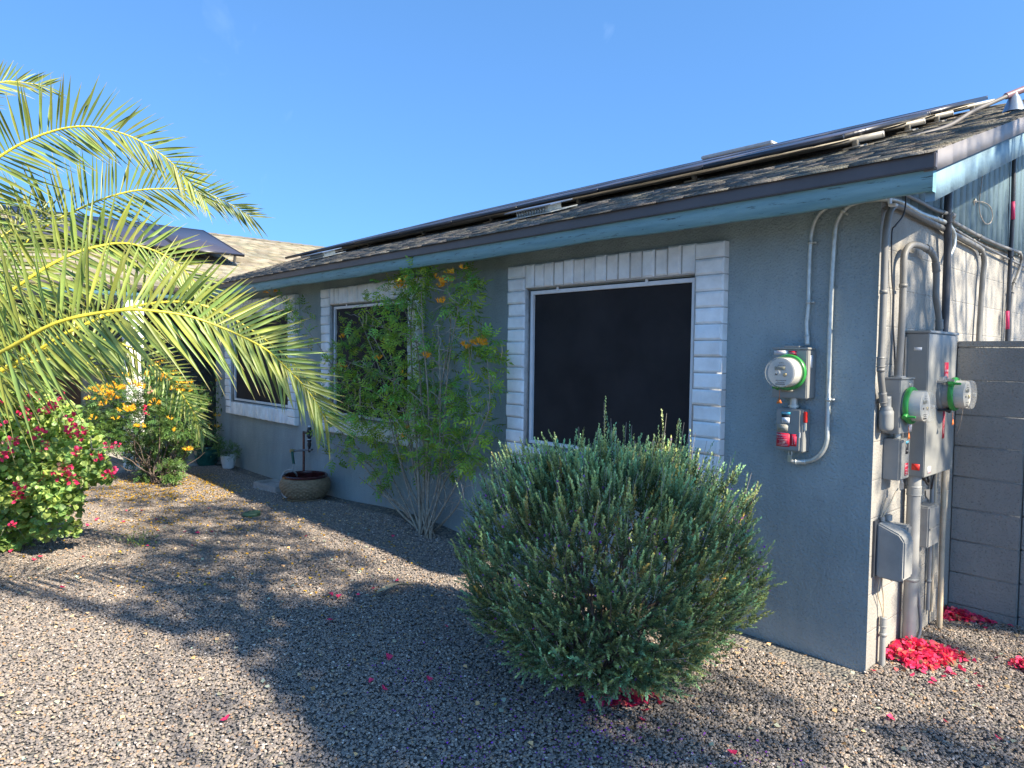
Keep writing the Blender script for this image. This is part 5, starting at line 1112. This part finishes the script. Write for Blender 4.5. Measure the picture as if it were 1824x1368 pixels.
F_ = [  # measured along each visible midrib: (picture x, picture y, metres away)
 ([(-250, 735, 4.15), (-120, 682, 3.75), (0, 628, 3.45), (101, 575, 3.35), (202, 554, 3.35), (265, 553, 3.4), (353, 568, 3.5), (460, 614, 3.65), (512, 657, 3.75), (553, 702, 3.82), (582, 750, 3.9)], .47, .35, .24, 1.08),
 ([(-250, 735, 4.15), (-60, 690, 4.15), (70, 622, 4.1), (120, 592, 4.1), (230, 548, 4.2), (330, 538, 4.3), (400, 560, 4.4), (470, 603, 4.5), (530, 655, 4.6), (570, 715, 4.65)], .34, .4, .2, .9),
 ([(-250, 735, 4.15), (-110, 620, 4.1), (30, 511, 4.05), (121, 456, 4.1), (202, 434, 4.2), (252, 439, 4.25), (303, 461, 4.35), (345, 500, 4.45), (378, 552, 4.55)], .40, .4, .3, 1.05),
 ([(-250, 735, 4.15), (-170, 480, 4.5), (-80, 350, 4.7), (0, 279, 4.7), (75, 240, 4.75), (150, 225, 4.8), (227, 241, 4.9), (290, 277, 5.0), (330, 315, 5.1), (362, 352, 5.2)], .44, .05, .22, .92),
 ([(-250, 735, 4.15), (-90, 590, 4.7), (-10, 500, 5.0), (60, 418, 5.2), (150, 368, 5.3), (227, 342, 5.4), (302, 336, 5.5), (353, 342, 5.6), (403, 360, 5.7), (447, 386, 5.8)], .44, .05, .18, .80),
 ([(-250, 735, 4.15), (-220, 400, 4.7), (-150, 260, 5), (-60, 170, 5.1), (0, 147, 5.2), (35, 146, 5.3), (82, 153, 5.4)], .36, .05, .2, .9),
 ([(-250, 735, 4.15), (-50, 680, 4.5), (80, 620, 4.7), (180, 605, 4.85), (250, 628, 4.95), (300, 672, 5.0), (337, 722, 5.05), (362, 772, 5.1)], .30, .3, .15, 1.0),
 ([(-250, 735, 4.15), (-80, 700, 4.4), (20, 655, 4.55), (90, 640, 4.7), (150, 645, 4.8), (195, 668, 4.9)], .30, .5, .2, .75),
 ([(-250, 735, 4.15), (-150, 560, 4.4), (-60, 470, 4.7), (20, 410, 4.9), (80, 385, 5.1)], .44, .1, .2, .72)]
for pts, Lm, tb_, lf_, tone in F_: frond(pts, Lm, tipbrown=tb_, lift=lf_, tone=tone)
for az, el_, Ln in [(205, 15, 1.8), (232, 20, 1.9), (258, 25, 1.8)]:   # the rest of the crown, out of the picture
    a = R(az); h = np.array([math.cos(a), math.sin(a), 0]); pts = [PC+h*Ln*u*math.cos(R(el_)*(1-.3*u))+UPZ*Ln*(u*math.sin(R(el_))-.55*u*u) for u in np.linspace(0, 1, 6)]
    frond([tuple(p)+(0,) for p in pts] and [p for p in pts], .42, dens=.6, vn=nrm(np.array([-h[1], h[0], .1])) if False else nrm(np.cross(h, UPZ)*.3+UPZ))

# ================================================================ THE TREES BEYOND THE RIGHT EDGE (they cast the dappled shade)
def shade_tree(name, label, base, targets, leafm, leafL, r0=.14, fork=None, fl_=1.):
    t = thing(name, label, 'tree', base); lv = MB(); st = MB(); base = np.array(base, float)
    cs = []
    for tg, dist, r_, n_ in targets:
        c = tg+SD*dist; cs.append(c); leafcloud(lv, c, r_, n_, leafL, leafL*.62, HEART_V, HEART_F, .1, .7, 1.2, .1, flat=fl_)
        for _ in range(3): a = c+rdir(1)[0]*r_*.9; st.tube(stem_path(c, a, 0, .06, 4), np.linspace(.008, .002, 13), 4)
    cs = np.array(cs); cen = cs.mean(0); fk = base+(cen-base)*np.array([.35, .35, .45]) if fk_none(fork) else np.array(fork)
    P = stem_path(base, fk, 0, .04, 6); st.tube(P, np.linspace(r0, r0*.6, len(P)), 12)
    limbs = []
    k = max(3, len(cs)//7); pick = rng.choice(len(cs), k, replace=False)
    for i in pick: P = stem_path(fk, cs[i]+(cen-cs[i])*.15, .03, .05, 7); st.tube(P, np.linspace(.016, .008, len(P)), 6); limbs.append(P)
    allp = np.vstack(limbs)
    for c in cs:
        j = np.argmin(np.linalg.norm(allp-c, axis=1)+.3*np.linalg.norm(allp-fk, axis=1)*0); P = stem_path(allp[j], c, .02, .05, 5); st.tube(P, np.linspace(.007, .004, len(P)), 5)
    lv.build('foliage', leafm, t); st.build('trunk', 'dark_bark', t)
def fk_none(f): return f is None
tg = []
def G(x, y, r_, n_, dist=9.0, zz=0.): p = on_g(x, y); p[2] += zz; tg.append((p, dist+rng.uniform(-.7, .7), r_, int(n_*2.1)))
for q in [(480, 905, .5, 260), (560, 900, .5, 260), (640, 930, .35, 160), (380, 925, .5, 230), (300, 905, .5, 150), (230, 880, .5, 130), (330, 965, .4, 170), (250, 955, .35, 60), (480, 950, .28, 130), (420, 1000, .40, 190), (330, 1020, .35, 120), (240, 1010, .3, 40), (520, 1020, .30, 90), (600, 1000, .25, 60),
          (330, 1075, .32, 170), (430, 1080, .36, 230), (510, 1110, .34, 200), (400, 1130, .25, 80), (600, 1130, .36, 260), (520, 1165, .3, 120), (680, 1130, .34, 260), (640, 1200, .34, 220), (730, 1190, .4, 330), (560, 1215, .22, 70), (620, 1262, .25, 120), (700, 1270, .35, 240), (790, 1260, .42, 380), (850, 1180, .42, 380), (780, 1100, .4, 320), (880, 1270, .35, 240), (690, 1335, .3, 140), (800, 1345, .35, 200), (930, 1340, .3, 140), (1030, 1300, .25, 90), (1060, 1360, .25, 110), (700, 1060, .28, 120), (620, 1075, .22, 50), (1300, 1330, .22, 50), (1180, 1300, .2, 30), (1420, 1300, .12, 16), (1350, 1240, .12, 14), (1650, 1330, .14, 20), (1770, 1340, .2, 50), (370, 1255, .10, 7), (560, 980, .2, 30)]: G(*q)
for i in range(12): u = i/11; G(0+300*u, 1042+75*u, .055, 9)
# over the sage bush and the low corner
for q in [(-.9, -1.2, .35, .4, 160), (-.6, -.9, .3, .45, 220), (-.3, -1.0, .5, .4, 150), (-.9, -1.5, .3, .4, 200), (-1.3, -1.4, .7, .35, 120), (-.2, -1.5, .2, .3, 100)]:
    tg.append((np.array([q[0], q[1], q[2]]), 8.5+rng.uniform(-.5, .5), q[3], q[4]))
shade_tree('shade_tree', 'leafy tree out of view beyond the right edge casting dappled shade over the gravel', (6.6, -3.2, 0), tg, 'dark_leaf', .085, .2)
tg = []
def W_(y, z, r_, n_, dist=7.0):
    for k in range(3): tg.append((np.array([0, y+rng.normal()*r_*.5, z+rng.normal()*r_]), dist+rng.uniform(-.8, .8), r_*.6, int(n_*.9)))
for i in range(30): W_(rng.uniform(.3, 3.8), rng.uniform(.4, 2.9), rng.uniform(.14, .34), int(rng.uniform(20, 70)))
for q in [(.62, 2.0, .22, 90), (.75, 1.85, .2, 90), (.45, 1.3, .25, 60), (.7, .7, .3, 140), (.25, .95, .18, 40), (.12, .62, .10, 30), (1.2, 1.1, .3, 120), (.35, 1.7, .14, 30), (.7, 1.6, .2, 60), (.5, .3, .15, 40), (.9, .25, .3, 110), (1.3, .6, .2, 40), (.15, 1.4, .1, 20)]: W_(*q)
for i in range(14): tg.append((np.array([.36, rng.uniform(-.5, 2.2), rng.uniform(2.5, 3.2)]), 7+rng.uniform(-.6, .6), rng.uniform(.12, .25), int(rng.uniform(18, 45))))
for i in range(60): x = rng.uniform(-9, .3); tg.append((np.array([x, rng.uniform(-.5, .9), 2.7]), 8.5+rng.uniform(-.8, 1.4), rng.uniform(.25, .5), 150))
for i in range(9): tg.append((np.array([rng.uniform(.1, 1.6), rng.uniform(-.6, 1.3), 0]), 7.5+rng.uniform(-.6, .6), rng.uniform(.12, .22), int(rng.uniform(15, 40))))
shade_tree('bougainvillea_tree', 'tall bougainvillea tree out of view to the right whose shadow dapples the gable wall', (5.2, 1.9, 0), tg, 'bou_leaf', .06, .12, fl_=1.8)

# ================================================================ FALLEN PETALS AND LITTER
def litter(name, label, cat, m, pts, sizes, TV, TF, tn, lift=.012, tilt=.45, kind='stuff'):
    n_ = len(pts); P = np.array(pts); P[:, 2] = gh(P[:, 0], P[:, 1])+lift+P[:, 2]; D = nrm(np.hstack([rng.normal(size=(n_, 2)), rng.normal(size=(n_, 1))*.25])); Nn = nrm(np.array([0, 0, 1.])+rdir(n_)*tilt)
    mb = MB(); place(mb, TV, TF, P, D, Nn, sizes, sizes, tn); o = mb.build(name, m, origin=(P[:, 0].mean(), P[:, 1].mean(), 0)); o['kind'] = kind; o['label'] = label; o['category'] = cat; return o
def pile(cx, cy, ax_, ay_, n_, hgt, rot=0.):
    a = rng.uniform(0, 6.28, n_); r_ = np.sqrt(rng.uniform(0, 1, n_))*(1+.22*np.sin(3*a)+.12*np.sin(7*a+1)); r_ = np.where(rng.random(n_) < .07, r_*rng.uniform(1.1, 1.9, n_), r_); x = r_*ax_*np.cos(a); y = r_*ay_*np.sin(a); c, s = math.cos(rot), math.sin(rot)
    return np.stack([cx+x*c-y*s, cy+x*s+y*c, hgt*np.clip(1-r_, 0, 1)**.7*rng.uniform(.1, 1, n_)], 1)
def pinkt(n_): t_ = tints(n_, .55, 1.15, .08); q_ = rng.random(n_); t_[q_ < .14] *= np.array([1.1, 4, 1.1]); t_[(q_ > .14) & (q_ < .22)] *= np.array([.5, 6, 1.0]); return t_
pc = on_g(1630, 1172)
P = pile(pc[0]-.01, pc[1]+.03, .23, .14, 1500, .085, R(40)); P = P[np.hypot(P[:, 0]-pc[0], P[:, 1]-pc[1]) < .33]; P = P[P[:, 0] > .012]; litter('petal_heap', 'bright pink heap of fallen bracts round the grey pipes at the house corner', 'petals', 'bract', P, rng.uniform(.020, .036, len(P)), HEART_V, HEART_F, pinkt(len(P)), tilt=1.3)
pc = on_g(1683, 1097); P = pile(pc[0], pc[1]+.03, .22, .08, 420, .04, 0.1); P = P[P[:, 0] > .012]; P = P[P[:, 1] < 1.35]; litter('petal_heap', 'narrow drift of pink bracts along the foot of the block wall', 'petals', 'bract', P, rng.uniform(.024, .038, len(P)), HEART_V, HEART_F, pinkt(len(P)), tilt=.9)
pc = on_g(1862, 1196); P = pile(pc[0], pc[1], .13, .09, 320, .04, .5); litter('petal_heap', 'pink patch of bracts cut by the right edge of the picture', 'petals', 'bract', P, rng.uniform(.026, .04, len(P)), HEART_V, HEART_F, pinkt(len(P)), tilt=.9)
pc = on_g(1105, 1235); P = pile(pc[0], pc[1], .20, .14, 170, .05, .3); litter('petal_heap', 'loose pink bracts caught beneath the grey-green bush', 'petals', 'bract', P, rng.uniform(.028, .045, len(P)), HEART_V, HEART_F, pinkt(len(P))*.8, tilt=.9)
P = np.vstack([pile(-7.6, -1.25, 1.0, .75, 1500, .0), pile(-6.6, -1.5, 1.6, .9, 900, 0), pile(-5.0, -1.6, 2.2, 1.3, 500, 0)])
litter('yellow_flower_litter', 'scatter of dried yellow blossoms on the gravel under the yellow shrub', 'fallen flowers', 'yellow_flower', P, rng.uniform(.014, .026, len(P)), LEAF_V, LEAF_F, tints(len(P), .4, 1.0, .1))
P = np.vstack([pile(-.5, -1.7, 1.1, .45, 520, 0, .3), pile(-.9, -1.7, .8, .5, 200, 0)])
litter('purple_flower_litter', 'tiny purple flowers fallen on the gravel round the grey-green bush', 'fallen flowers', 'sage_flower', P, rng.uniform(.006, .012, len(P)), LEAF_V, LEAF_F, tints(len(P), .8, 1.6, .1), lift=.016)
P = np.stack([rng.uniform(-8, 2, 2600), rng.uniform(-4.4, 1.2, 2600), np.zeros(2600)], 1); P = P[~((P[:, 0] < .05) & (P[:, 1] > -.03))]
litter('leaf_litter', 'small dry tan and orange leaf bits scattered through the gravel', 'leaf litter', 'dry_leaf', P, rng.uniform(.007, .03, len(P))**1.0, LEAF_V, LEAF_F, tints(len(P), .5, 1.5, .3), lift=.014)
first = None; bp = [(590, 1062), (603, 1066), (638, 1063), (665, 1052), (587, 1109), (661, 1217), (683, 1232), (764, 1215), (403, 1287), (692, 1175), (795, 1120), (342, 975), (378, 950), (352, 952), (263, 975), (225, 912), (220, 932), (155, 938), (278, 928), (252, 912), (173, 928), (330, 950), (95, 952), (120, 954), (148, 995), (72, 995), (30, 980), (20, 985), (372, 908), (282, 948), (545, 958), (708, 1037), (700, 958), (1705, 1160), (1658, 1222), (1745, 1228), (1556, 1200), (1585, 1283), (1683, 1290), (1776, 1320), (1305, 1348), (1372, 1138), (1143, 1288), (60, 1000), (110, 1050)]
ORD = ['first', 'second', 'third', 'fourth', 'fifth', 'sixth', 'seventh', 'eighth', 'ninth', 'tenth', 'eleventh', 'twelfth', 'thirteenth', 'fourteenth', 'fifteenth', 'sixteenth', 'seventeenth', 'eighteenth', 'nineteenth', 'twentieth']
def region(x, y):
    if x < 215: return 'on the gravel beside the bougainvillea'
    if x < 480 and y < 985: return 'between the yellow shrub and the green lid'
    if x < 480: return 'alone on the sunlit foreground gravel'
    if x < 720 and y < 1125: return 'near the dry palm leaf piece'
    if x < 860: return 'in deep shade left of the grey-green bush'
    if y > 1275: return 'at the bottom edge right of the bush'
    return 'on the gravel near the house corner'
reg_ = {}
for q in sorted(bp): reg_.setdefault(region(*q), []).append(q)
for x, y in bp:
    if first is None:
        mb = MB()
        for a in (0, 2.1, 4.2): place(mb, HEART_V, HEART_F, np.array([[0, 0, 0.]]), np.array([[math.cos(a), math.sin(a), .45]]), np.array([[0, 0, 1.]]), np.array([.03]), np.array([.03]), np.ones((1, 3)))
        o = mb.build('fallen_bract', 'bract'); first = o
    else: o = first.copy(); col.objects.link(o)
    p = on_g(x, y); o.location = (p[0], p[1], p[2]+.014); o.rotation_euler = (rng.uniform(-.6, .6), rng.uniform(-.6, .6), rng.uniform(0, 6.28)); o.scale = [rng.uniform(.5, .9)]*3
    rk_ = region(x, y); i_ = reg_[rk_].index((x, y)); o['label'] = ('pink bract ' + rk_ + (', ' + ORD[i_] + ' from the left' if len(reg_[rk_]) > 1 else '')); o['category'] = 'petal'; o['group'] = 'single pink bracts scattered on the gravel'
wd = thing('weed', 'sparse green weed sprouting from the gravel near the bougainvillea', 'weed', on_g(250, 968)); mb = MB()
for i in range(26):
    p = on_g(250, 968)+np.array([rng.normal()*.10, rng.normal()*.05, 0]); mb.tube(stem_path(p, p+np.array([rng.normal()*.08, rng.normal()*.08, rng.uniform(.04, .16)]), 0, .05, 3), np.linspace(.002, .0006, 10), 3); 
leafcloud(mb, on_g(250, 968)+UPZ*.04, .16, 60, .03, .008, LEAF_V, LEAF_F, .4, flat=.3); mb.build('stems', 'bou_leaf', wd)

for o in bpy.data.objects:
    if '_w' in o: del o['_w']
